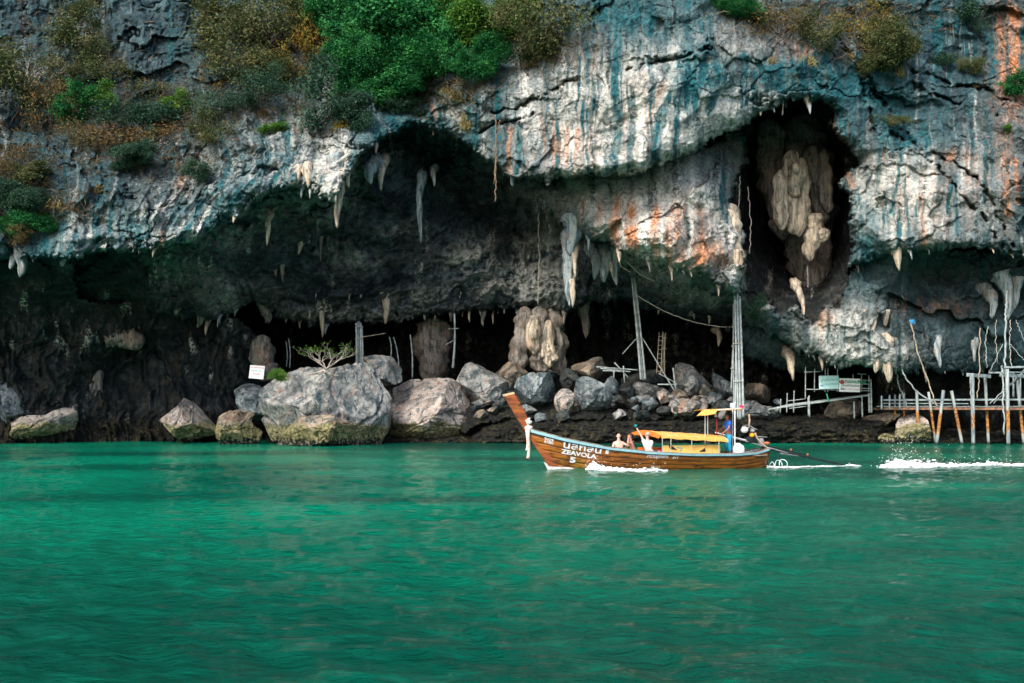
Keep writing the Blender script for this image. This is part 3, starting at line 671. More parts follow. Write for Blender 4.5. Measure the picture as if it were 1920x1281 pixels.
# ================================================================== boulders
def boulder_material(name, lo, hi, rust, algae=True):
    t = NT(name)
    p = t.pos(); z = t.sep(p)[2]
    n1 = t.noise(p, 0.9, 7, 0.6, 0.5); n2 = t.noise(p, 5, 6, 0.65); n3 = t.noise(t.scale(p, (2.5, 2.5, 0.8)), 1.0, 6, 0.6, 0.8)
    c = t.mix(t.ramp(n1, 0.36, 0.62), lo, hi)
    c = t.mix(t.math('MULTIPLY', t.ramp(n3, 0.52, 0.62), 0.8), c, (0.040, 0.075, 0.085))
    c = t.mix(t.math('MULTIPLY', t.ramp(n3, 0.44, 0.34), rust), c, (0.42, 0.22, 0.14))
    c = t.mix(t.math('MULTIPLY', t.ramp(n2, 0.46, 0.32), 0.6), c, (0.03, 0.035, 0.035))
    if algae:
        zz = t.math('ADD', z, t.math('MULTIPLY', t.math('SUBTRACT', n1, 0.5), 1.6))
        c = t.mix(t.math('MULTIPLY', t.ramp(zz, 1.45, 1.15), 0.85), c, t.mix(t.ramp(n2, 0.4, 0.6), (0.10, 0.095, 0.035), (0.30, 0.27, 0.13)))
        zz2 = t.math('ADD', z, t.math('MULTIPLY', t.math('SUBTRACT', n2, 0.5), 1.4))
        c = t.mix(t.ramp(zz2, 0.55, 0.25), c, t.mix(t.ramp(n2, 0.5, 0.62), (0.018, 0.018, 0.016), (0.36, 0.31, 0.25)))
    kk = t.ramp(t.math('ABSOLUTE', t.math('SUBTRACT', t.noise(p, 1.6, 4, .5, .8), .5)), 0.0, .016)
    c = t.mix(t.math('MULTIPLY', t.math('SUBTRACT', 1.0, kk), .7), c, (.02, .024, .024))
    t.b.inputs['Specular IOR Level'].default_value = 0.2
    t.set(Base_Color=c, Roughness=0.85, Normal=t.bump(t.math('ADD', t.noise(p, 3, 9, 0.68), t.math('ADD', t.math('MULTIPLY', kk, .25), t.math('MULTIPLY', t.math('ABSOLUTE', t.math('SUBTRACT', t.noise(p, 1.7, 8, .62, .3), .5)), 2.0))), 0.9, 0.14))
    return t.m
BM = {'g': boulder_material("boulder_grey", (0.10, 0.115, 0.12), (0.36, 0.36, 0.34), 0.45), 'p': boulder_material("boulder_pinkish", (0.24, 0.22, 0.20), (0.52, 0.45, 0.40), 0.7),
      'd': boulder_material("boulder_dark", (0.018, 0.022, 0.022), (0.075, 0.08, 0.075), 0.2), 'b': boulder_material("boulder_brown", (0.10, 0.08, 0.06), (0.34, 0.28, 0.21), 0.5),
      't': boulder_material("boulder_bluish", (0.07, 0.10, 0.115), (0.30, 0.34, 0.35), 0.15)}

def ico(sub):
    bm = bmesh.new(); bmesh.ops.create_icosphere(bm, subdivisions=sub, radius=1.0)
    v = np.array([x.co[:] for x in bm.verts], np.float32); f = np.array([[x.index for x in q.verts] for q in bm.faces], np.int32)
    bm.free(); return v, f
ICO = {k: ico(k) for k in (2, 3, 4, 5, 6)}

def boulder(poly, Y, depth, mat, label, seed, sub=6, rough=1.0, group=None):
    """Solid rock whose outline seen from the sea is the traced one; depth is its half thickness."""
    q = np.array([list(P(x, y, Y)) for x, y in poly]); xz = q[:, [0, 2]]
    ctr = 0.5 * (xz.min(0) + xz.max(0)); ext = (xz.max(0) - xz.min(0)) / 2
    # radius of the outline as a function of the angle
    ang = np.linspace(-np.pi, np.pi, 361); rad = np.zeros(361)
    for i, a in enumerate(ang):
        d = np.array((math.cos(a), math.sin(a))); best = 0.2
        for k in range(len(xz)):
            p0 = xz[k] - ctr; e = xz[(k + 1) % len(xz)] - ctr - p0
            den = d[0] * e[1] - d[1] * e[0]
            if abs(den) < 1e-9: continue
            t = (p0[0] * e[1] - p0[1] * e[0]) / den; s = (p0[0] * d[1] - p0[1] * d[0]) / den
            if -0.001 <= s <= 1.001 and t > best: best = t
        rad[i] = best
    k = np.array([.3, 1, 3, 1, .3]); k /= k.sum()
    rad = np.convolve(np.concatenate([rad[-3:-1], rad, rad[1:3]]), k, 'valid')
    v, f = ICO[sub]
    th = np.arctan2(v[:, 2], v[:, 0]); rho = np.clip(np.hypot(v[:, 0], v[:, 2]), 1e-6, 1)
    rr = np.interp(th, ang, rad)
    rp = rho ** 0.72
    o = np.stack([np.cos(th) * rr * rp, np.sign(v[:, 1]) * np.abs(v[:, 1]) ** 0.8 * depth, np.sin(th) * rr * rp], -1)
    size = float(ext.mean())
    w = o + np.array((seed * 7.3, 0, seed * 3.1))
    nrm = v * np.array((1 / max(ext[0], .1), 1 / depth, 1 / max(ext[1], .1))); nrm /= np.linalg.norm(nrm, axis=1)[:, None] + 1e-9
    b = fbm3(w * (0.9 / size), 3, seed) * 0.20 * size
    rg = fbm3(w * (1.5 / size ** .5), 6, seed + 3, 0.6, True) * 0.095 * size ** .7
    cr = (1 - sstep(0.0, 0.06, np.abs(perlin3(w * (1.1 / size) + 5, seed + 9)))) * 0.09 * size + (1 - sstep(0.0, 0.05, np.abs(perlin3(w * (2.4 / size) + 15, seed + 19)))) * 0.03 * size
    rs = np.random.RandomState(seed + 77); lo0, hi0 = o.min(0), o.max(0)
    for _ in range(22 if size < 3 else 12):          # broken faces: flat cuts that leave edges
        nv = rs.normal(size=3) * np.array((1, 1.0, 1)); nv[1] = -abs(nv[1]) - .55; nv /= np.linalg.norm(nv)
        pr = o @ nv; lim = np.quantile(pr, rs.uniform(.58 if size < 3 else .80, .92 if size < 3 else .97)); o = o - nv * (np.maximum(pr - lim, 0) * 1.0)[:, None]
    lo1, hi1 = o.min(0), o.max(0); o = lo0 + (o - lo1) * ((hi0 - lo0) / (hi1 - lo1))
    o = o + nrm * ((b * np.where(np.abs(v[:, 1]) < .25, .18, 1) + rg - cr) * rough)[:, None]
    me = np_mesh("boulder", o, f)
    ob = link("boulder", me, BM[mat], None, (ctr[0], Y + depth * 0.35, ctr[1]))
    return tag(ob, label, "boulder", group)

BOULD = [
 ([(-70, 700), (10, 688), (50, 708), (78, 742), (90, 776), (70, 800), (-70, 845)], 66.0, 2.5, 't', "dark streaked rounded rock at the far end of the cave shore, in deep shade"),
 ([(2, 818), (20, 786), (40, 776), (72, 773), (130, 765), (135, 785), (128, 812), (110, 822), (60, 836), (8, 832)], 65.4, 1.6, 'p', "low slanting rock with an olive lower half beside the dark rounded rock"),
 ([(283, 800), (300, 782), (340, 766), (362, 747), (386, 747), (393, 770), (402, 792), (388, 818), (350, 834), (312, 824)], 65.2, 1.5, 'p', "pale wedge of rock with a pinkish peak standing alone in the dark cave mouth"),
 ([(390, 806), (408, 792), (432, 786), (458, 771), (470, 778), (462, 798), (478, 815), (472, 838), (395, 838)], 62.6, 1.2, 'b', "small layered brownish rock just left of the biggest boulder"),
 ([(430, 732), (440, 718), (482, 722), (500, 745), (500, 790), (436, 780)], 65.2, 1.5, 't', "dark grey rock under the tilted white sign"),
 ([(488, 732), (505, 715), (556, 692), (610, 697), (645, 690), (672, 686), (702, 701), (717, 732), (722, 772), (716, 812), (700, 838), (600, 846), (520, 842), (498, 822), (486, 785)], 62.0, 2.6, 'g', "biggest boulder of the shore, whitish and folded, with a bare bush rooted on top"),
 ([(517, 812), (535, 790), (560, 774), (602, 774), (640, 796), (684, 808), (684, 830), (645, 846), (560, 850), (518, 844)], 60.0, 1.6, 'b', "pitted cream lump at the waterline in front of the biggest boulder"),
 ([(676, 684), (714, 664), (736, 667), (751, 690), (748, 712), (724, 724), (700, 706)], 66.0, 1.5, 'g', "smooth grey block leaning on the top right of the biggest boulder"),
 ([(723, 740), (735, 722), (770, 709), (840, 713), (858, 720), (872, 748), (906, 782), (906, 812), (885, 834), (740, 834), (722, 795)], 66.5, 2.6, 'p', "flat topped pale boulder with rust stains and an olive waterline"),
 ([(858, 708), (868, 688), (890, 679), (912, 683), (945, 695), (968, 712), (970, 745), (955, 770), (915, 775), (895, 768), (866, 738)], 68.5, 1.8, 'g', "broad grey boulder with a bluish flank behind the flat topped boulder"),
 ([(925, 694), (948, 676), (978, 682), (992, 700), (990, 725), (960, 735), (928, 722)], 69.4, 1.2, 'b', "rough brownish rock on top of the row, left of the cave pillar"),
 ([(964, 728), (972, 708), (988, 701), (1026, 699), (1041, 712), (1042, 745), (1030, 770), (1000, 768), (974, 752)], 67.6, 1.5, 't', "smooth whitish grey boulder behind the boat's raised prow"),
 ([(1040, 745), (1048, 728), (1064, 735), (1078, 760), (1072, 784), (1046, 780)], 67.2, 0.8, 'p', "narrow pinkish rock between two large grey boulders"),
 ([(1050, 712), (1060, 690), (1078, 690), (1088, 712), (1078, 735), (1056, 730)], 68.6, 0.9, 'd', "small dark rock below the knobbly brown rock"),
 ([(1076, 728), (1088, 712), (1102, 706), (1122, 716), (1148, 735), (1160, 756), (1142, 776), (1105, 784), (1080, 770)], 67.3, 1.6, 't', "bluish grey boulder with a sloping top behind the seated passengers"),
 ([(1072, 690), (1084, 674), (1100, 678), (1110, 668), (1122, 680), (1136, 705), (1126, 718), (1104, 712), (1080, 702)], 68.6, 1.0, 'b', "knobbly light brown rock perched above the bluish boulder"),
 ([(1130, 720), (1142, 705), (1158, 712), (1166, 732), (1158, 748), (1138, 740)], 68.2, 0.9, 't', "small grey block right of the bluish boulder, under the stacked poles"),
 ([(1160, 735), (1172, 716), (1190, 722), (1188, 745), (1168, 752)], 68.5, 0.9, 'd', "small dark block in the gap at the foot of the leaning bamboo mast"),
 ([(1188, 728), (1205, 716), (1228, 717), (1242, 728), (1240, 742), (1220, 748), (1196, 742)], 68.0, 1.0, 'g', "rounded grey slab right below the leaning bamboo mast"),
 ([(1170, 712), (1190, 698), (1220, 694), (1245, 702), (1256, 718), (1230, 726), (1180, 724)], 70.0, 1.4, 'd', "dark smooth hump behind the leaning bamboo mast"),
 ([(1190, 745), (1210, 740), (1222, 752), (1236, 760), (1226, 776), (1200, 770)], 67.4, 0.9, 't', "small grey stones' neighbour, flat rock low in the rubble above the orange canopy"),
 ([(1234, 735), (1244, 727), (1256, 734), (1256, 752), (1242, 757)], 67.6, 0.6, 'p', "small tan block right of the rounded grey slab"),
 ([(1258, 740), (1272, 728), (1292, 732), (1296, 748), (1280, 754), (1262, 752)], 67.5, 0.8, 'b', "mottled tan rock below the pointed boulder"),
 ([(1270, 738), (1278, 702), (1290, 680), (1304, 690), (1324, 712), (1338, 732), (1334, 748), (1300, 752)], 68.4, 1.4, 'g', "pointed pyramid shaped grey boulder"),
 ([(1342, 712), (1346, 698), (1358, 702), (1376, 722), (1396, 738), (1396, 758), (1372, 752), (1350, 738)], 68.4, 1.1, 't', "dark leaning slab between the pointed boulder and the tall bamboo bundle"),
 ([(1255, 760), (1270, 750), (1300, 755), (1322, 768), (1312, 782), (1280, 782)], 66.8, 1.0, 'p', "flat pinkish boulder left of the steersman's awning"),
 ([(1300, 748), (1312, 740), (1326, 752), (1334, 768), (1316, 774), (1302, 764)], 67.3, 0.7, 'p', "small pinkish block above the steersman's awning"),
 ([(1326, 748), (1336, 736), (1350, 742), (1352, 756), (1338, 762)], 67.6, 0.7, 't', "small grey block right of the pinkish block above the awning"),
 ([(1336, 764), (1352, 752), (1374, 754), (1380, 770), (1360, 780), (1340, 778)], 67.0, 0.8, 'd', "dark rough rock right behind the steersman's head"),
 ([(1396, 738), (1408, 718), (1430, 722), (1448, 742), (1440, 756), (1404, 756)], 70.0, 1.2, 'b', "dim brown rock inside the cave, right of the tall bamboo bundle"),
 ([(1380, 772), (1398, 760), (1440, 768), (1475, 775), (1470, 790), (1400, 790)], 66.6, 1.0, 'g', "low grey rock at the foot of the tall bamboo bundle"),
 ([(1682, 800), (1694, 783), (1712, 777), (1736, 790), (1746, 802), (1762, 824), (1758, 842), (1690, 842), (1680, 820)], 64.2, 1.3, 'p', "pale peaked rock at the waterline under the jetty"),
 ([(1640, 830), (1665, 812), (1690, 815), (1700, 842), (1650, 842)], 64.6, 0.9, 'd', "low dark barnacled rock beside the pale peaked rock under the jetty"),
 ([(1625, 782), (1640, 773), (1675, 772), (1694, 778), (1702, 796), (1680, 806), (1648, 800)], 66.0, 1.2, 'b', "brownish rock holding the landward end of the jetty"),
 ([(1556, 770), (1580, 748), (1610, 750), (1622, 778), (1600, 792), (1560, 790)], 67.5, 1.2, 'b', "dim brown rock under the platform with the two signs"),
]
rs_ = random.Random(44)
NTH = "first second third fourth fifth sixth seventh eighth ninth tenth eleventh twelfth thirteenth fourteenth fifteenth sixteenth seventeenth eighteenth".split()
HUE = {'g': "grey", 't': "bluish", 'p': "pinkish", 'b': "tan", 'd': "dark"}
for (x0, x1, y0, y1, Yb, n, where) in ((880, 1160, 752, 786, 67.6, 16, "rubble behind the boat's prow"), (1160, 1280, 744, 784, 67.6, 12, "rubble below the slanting mast"), (1280, 1400, 744, 784, 67.6, 12, "rubble between pointed boulder and awning"),
                                       (1180, 1330, 716, 750, 68.6, 8, "upper rubble beside the pointed boulder"), (1400, 1480, 752, 780, 67.4, 5, "ledge right of the tall bamboo bundle"), (905, 1080, 700, 750, 69.8, 6, "gaps behind the big grey boulders")):
    spots = sorted((rs_.uniform(x0, x1), rs_.uniform(y0, y1)) for _ in range(n))
    for i, (x, y) in enumerate(spots):
        w = rs_.uniform(8, 19); h = w * rs_.uniform(.5, .85); m = 9; mt = rs_.choice('ggtpbdd')
        poly = [(x + w * rs_.uniform(.75, 1.1) * math.cos(2 * math.pi * q / m), y + h * rs_.uniform(.75, 1.1) * math.sin(2 * math.pi * q / m)) for q in range(m)]
        boulder(poly, Yb - (y - y0) * .03, w / F * Yb * .7, mt, "%s %s stone from the left in %s" % (NTH[i], ("small " if w < 13 else "") + HUE[mt], where), int(x * 7 + y) % 900, 4, 1.1, "small stones in the rubble")
for k, (poly, Y, dp, mt, lab) in enumerate(BOULD):
    ext = max(p[0] for p in poly) - min(p[0] for p in poly)
    boulder(poly, Y, dp, mt, lab, 20 + k * 3, 6 if ext > 75 else 5)
# ================================================================== plants on the cliff
def leaf_material(name, cols, rough=0.55, trans=0.25):
    t = NT(name)
    g = t.node("ShaderNodeNewGeometry")
    rp = t.node("ShaderNodeValToRGB"); el = rp.color_ramp.elements
    for i, c in enumerate(cols):
        e = el[i] if i < 2 else el.new(0.99)
        e.position = i / (len(cols) - 1); e.color = (*c, 1)
    t.l.new(g.outputs["Random Per Island"], rp.inputs[0])
    nz = t.noise(t.pos(), 1.1, 3, .5)
    colr = t.mix(t.math('MULTIPLY', t.ramp(nz, .48, .66), .65), rp.outputs[0], tuple(min(1, x * 1.7 + .01) for x in cols[-1]))
    t.set(Base_Color=colr, Roughness=0.8); t.b.inputs['Specular IOR Level'].default_value = .15
    tr = t.node("ShaderNodeBsdfTranslucent"); t.l.new(colr, tr.inputs[0])
    mx = t.node("ShaderNodeMixShader"); mx.inputs[0].default_value = trans
    t.l.new(t.b.outputs[0], mx.inputs[1]); t.l.new(tr.outputs[0], mx.inputs[2]); t.l.new(mx.outputs[0], t.out.inputs[0])
    return t.m
LEAF = {
    'dense': leaf_material("leaf_dense", [(0.004, 0.045, 0.016), (0.008, 0.090, 0.028), (0.014, 0.130, 0.036), (0.035, 0.175, 0.04)]),
    'lively': leaf_material("leaf_lively", [(0.015, 0.075, 0.014), (0.035, 0.13, 0.02), (0.075, 0.19, 0.028), (0.13, 0.22, 0.03)]),
    'olive': leaf_material("leaf_olive", [(0.022, 0.042, 0.018), (0.050, 0.075, 0.026), (0.080, 0.105, 0.035), (0.11, 0.10, 0.04)]),
    'blue': leaf_material("leaf_bluish", [(0.010, 0.040, 0.026), (0.022, 0.065, 0.040), (0.045, 0.090, 0.050)]),
    'dry': leaf_material("leaf_dry", [(0.06, 0.045, 0.02), (0.13, 0.085, 0.035), (0.20, 0.11, 0.035), (0.055, 0.07, 0.03)]),
    'amber': leaf_material("leaf_amber", [(0.14, 0.09, 0.02), (0.26, 0.15, 0.025), (0.10, 0.11, 0.02)]),
    'straw': leaf_material("leaf_straw", [(0.20, 0.15, 0.06), (0.34, 0.25, 0.10), (0.14, 0.14, 0.05)]),
}
BARK = simple("bark", (0.16, 0.135, 0.11), 0.9, 0.5, 6)
BARK_PALE = simple("bark_pale", (0.40, 0.35, 0.31), 0.9, 0.4, 6)

def leaves_mesh(kind, seed, n_clump, per, leaf, shape):
    """Leaf-sized faces gathered in clumps through a crown of about 1 m radius."""
    r = np.random.RandomState(seed)
    d = r.normal(size=(n_clump, 3)); d /= np.linalg.norm(d, axis=1)[:, None]
    rad = r.uniform(0.2, 1.0, n_clump) ** 0.7
    lob = np.clip(1 + 0.85 * fbm3(d * 1.5 + seed, 3, seed), .35, 1.7)
    nl = 9 if kind == 'big' else 6
    lc = r.normal(size=(nl, 3)); lc /= np.linalg.norm(lc, axis=1)[:, None]; lc *= r.uniform(.35, .85, nl)[:, None]; lr = r.uniform(.28, .52, nl)
    li = r.randint(0, nl, n_clump)
    c = (lc[li] + d * (rad * lr[li])[:, None]) * np.array(shape)
    n = n_clump * per
    if kind == 'tuft':
        base = r.normal(size=(n, 3)) * np.array((0.16, 0.10, 0.06))
        a = r.uniform(0, 2 * np.pi, n); up = r.uniform(0.1, 1.0, n); L = r.uniform(.5, 1.1, n)
        dirn = np.stack([np.cos(a), np.sin(a) - 0.3, up * 1.3], -1); dirn /= np.linalg.norm(dirn, axis=1)[:, None]
        w = np.cross(dirn, r.normal(size=(n, 3))); w /= np.linalg.norm(w, axis=1)[:, None]; w *= leaf * 0.5
        mid = base + dirn * (L * 0.6)[:, None]; tip = base + dirn * L[:, None] + np.array((0, -0.1, -0.55)) * (L ** 2)[:, None]
        v = np.stack([base - w, base + w, mid + w * .8, mid - w * .8, tip], 1).reshape(-1, 3)
        k = np.arange(n)[:, None] * 5
        return np_mesh("foliage", v, np.concatenate([k + np.array([[0, 1, 2]]), k + np.array([[0, 2, 3]]), k + np.array([[3, 2, 4]])]), False)
    spread = 0.10 if kind == 'big' else 0.15
    pos = np.repeat(c, per, 0) + r.normal(size=(n, 3)) * spread * np.repeat(r.uniform(.6, 1.2, n_clump), per)[:, None] * np.array((1, 1, .7))
    out = pos / (np.linalg.norm(pos, axis=1)[:, None] + .1)
    ax = r.normal(size=(n, 3)) * 0.8 + out * 0.6 + np.array((0, -0.1, -0.25)); ax /= np.linalg.norm(ax, axis=1)[:, None]
    nr = r.normal(size=(n, 3)) * 0.7 + out * 0.5 + np.array((0, 0, 0.9)); w = np.cross(ax, nr); w /= np.linalg.norm(w, axis=1)[:, None] + 1e-6
    L = (leaf * r.uniform(0.6, 1.35, n))[:, None]
    v = np.stack([pos - ax * L * .5, pos + w * L * .30, pos + ax * L * .5, pos - w * L * .30], 1).reshape(-1, 3)
    return np_mesh("foliage", v, np.arange(n * 4).reshape(n, 4), False)

def twig_mesh(seed, n_main, depth, r0=0.035, spread=1.0, up=0.7, name="branches"):
    """Forking bare limbs from the origin, about 1 m long."""
    rs = random.Random(seed); V = []; Fc = []
    def seg(a, b, ra, rb):
        d = (b - a).normalized(); s = d.cross(Vector((0.3, 1, 0.2))).normalized(); t = d.cross(s)
        i = len(V)
        for q, r in ((a, ra), (b, rb)):
            for k in range(4):
                an = k * math.pi / 2; V.append(q + (s * math.cos(an) + t * math.sin(an)) * r)
        for k in range(4):
            Fc.append((i + k, i + (k + 1) % 4, i + 4 + (k + 1) % 4, i + 4 + k))
    ends = []
    def grow(p, d, L, r, lev):
        for s in range(3):
            d = (d + Vector((rs.uniform(-.35, .35), rs.uniform(-.35, .35), rs.uniform(-.15, .30)))).normalized()
            q = p + d * L / 3; seg(p, q, r, r * .85); p = q; r *= .85
        ends.append(p.copy())
        if lev > 0:
            for k in range(rs.choice((2, 2, 3))):
                nd = (d + Vector((rs.uniform(-.9, .9), rs.uniform(-.9, .9), rs.uniform(-.4, .6)))).normalized()
                grow(p, nd, L * rs.uniform(.6, .85), r * .7, lev - 1)
    for k in range(n_main):
        a = rs.uniform(0, 2 * math.pi)
        d = Vector((math.cos(a) * spread, math.sin(a) * spread * .7 - .2, up + rs.uniform(-.2, .4))).normalized()
        grow(Vector((0, 0, 0)), d, rs.uniform(.35, .5), r0, depth)
    return np_mesh(name, [v[:] for v in V], Fc, True), ends

CROWN = {k: [leaves_mesh(k, 500 + 7 * i + 31 * j, *a) for i in range(3)] for j, (k, a) in enumerate({
    'big': (560, 48, 0.060, (1, .8, 1)), 'dense': (330, 26, 0.115, (1, .8, 1)), 'lively': (190, 22, 0.10, (1, .8, .9)), 'olive': (150, 18, 0.075, (1.05, .75, .9)), 'blue': (160, 20, 0.085, (1.05, .75, .9)),
    'dry': (80, 12, 0.075, (1.1, .75, .8)), 'amber': (90, 16, 0.09, (.9, .7, 1)), 'tuft': (1, 150, 0.05, (1, 1, 1))}.items())}
TWIG = [twig_mesh(600 + i, 6, 3, 0.026)[0] for i in range(4)]
for m in TWIG: m.materials.append(BARK)
TWIG_PALE = [m.copy() for m in TWIG]
for m in TWIG_PALE: m.materials.clear(); m.materials.append(BARK_PALE)
for ms in CROWN.values():
    for m in ms: m.materials.append(None)
def leafy(name, kind, leafkey, i, parent):
    """One of the shared crowns, in the leaf colour of this plant."""
    o = link(name, CROWN[kind][i], None, parent)
    o.material_slots[0].link = 'OBJECT'; o.material_slots[0].material = LEAF[leafkey]
    return o

def plant(px, py, w, h, kind, leafkey, label, cat, group, seed, pale=False, out=None, depth=None):
    rs = random.Random(seed)
    Y = (depth_at(px, min(py + h * .3, 840)) if depth is None else depth)
    sx = w / 2 / F * Y; sz = h / 2 / F * Y
    o = out if out is not None else 0.45 * min(sx, sz) + 0.15
    foot = P(px, py + h * (.35 if kind != 'tuft' else .45), Y + 0.15)
    name = {"tree": "cliff_tree", "grass tuft": "grass_tuft"}.get(cat, "cliff_shrub")
    e = empty(name, foot, label, cat, group)
    ctr = P(px, py, Y - o) - foot
    if kind != 'tuft':
        tw = link("trunk" if cat == "tree" else "branches", rs.choice(TWIG_PALE if pale else TWIG), None, e)
        L = ctr.length
        tw.scale = (sx * 1.0, min(sx, 2.0), max(sz * 1.0, L * 1.2)); tw.rotation_euler = (R(18), R(rs.uniform(-12, 12)), R(rs.uniform(-40, 40)))
    k = 'big' if (kind in ('dense', 'lively') and sx > 1.6) else kind
    c = leafy("crown" if cat == "tree" else ("blades" if kind == 'tuft' else "foliage"), k, leafkey, rs.randrange(3), e)
    if kind == 'tuft':
        c.scale = (sx * 1.2, sx * 1.1, sz * 1.5); c.rotation_euler = (0, 0, R(rs.uniform(-40, 40)))
    else:
        c.location = ctr; c.scale = (sx, min(sx, sz * 1.3), sz); c.rotation_euler = (R(rs.uniform(-10, 10)), R(rs.uniform(-15, 15)), R(rs.uniform(-30, 30)))
        for q in range(2 if cat == "tree" else 1):
            c2 = leafy("crown" if cat == "tree" else "foliage", k, leafkey, rs.randrange(3), e)
            c2.location = ctr + Vector((rs.choice((-1, 1)) * sx * rs.uniform(.35, .75), rs.uniform(-.2, .2), sz * rs.uniform(-.55, .45)))
            f_ = rs.uniform(.5, .8); c2.scale = (sx * f_, min(sx, sz) * f_, sz * f_); c2.rotation_euler = (R(rs.uniform(-30, 30)), R(rs.uniform(-30, 30)), R(rs.uniform(-180, 180)))
    return e

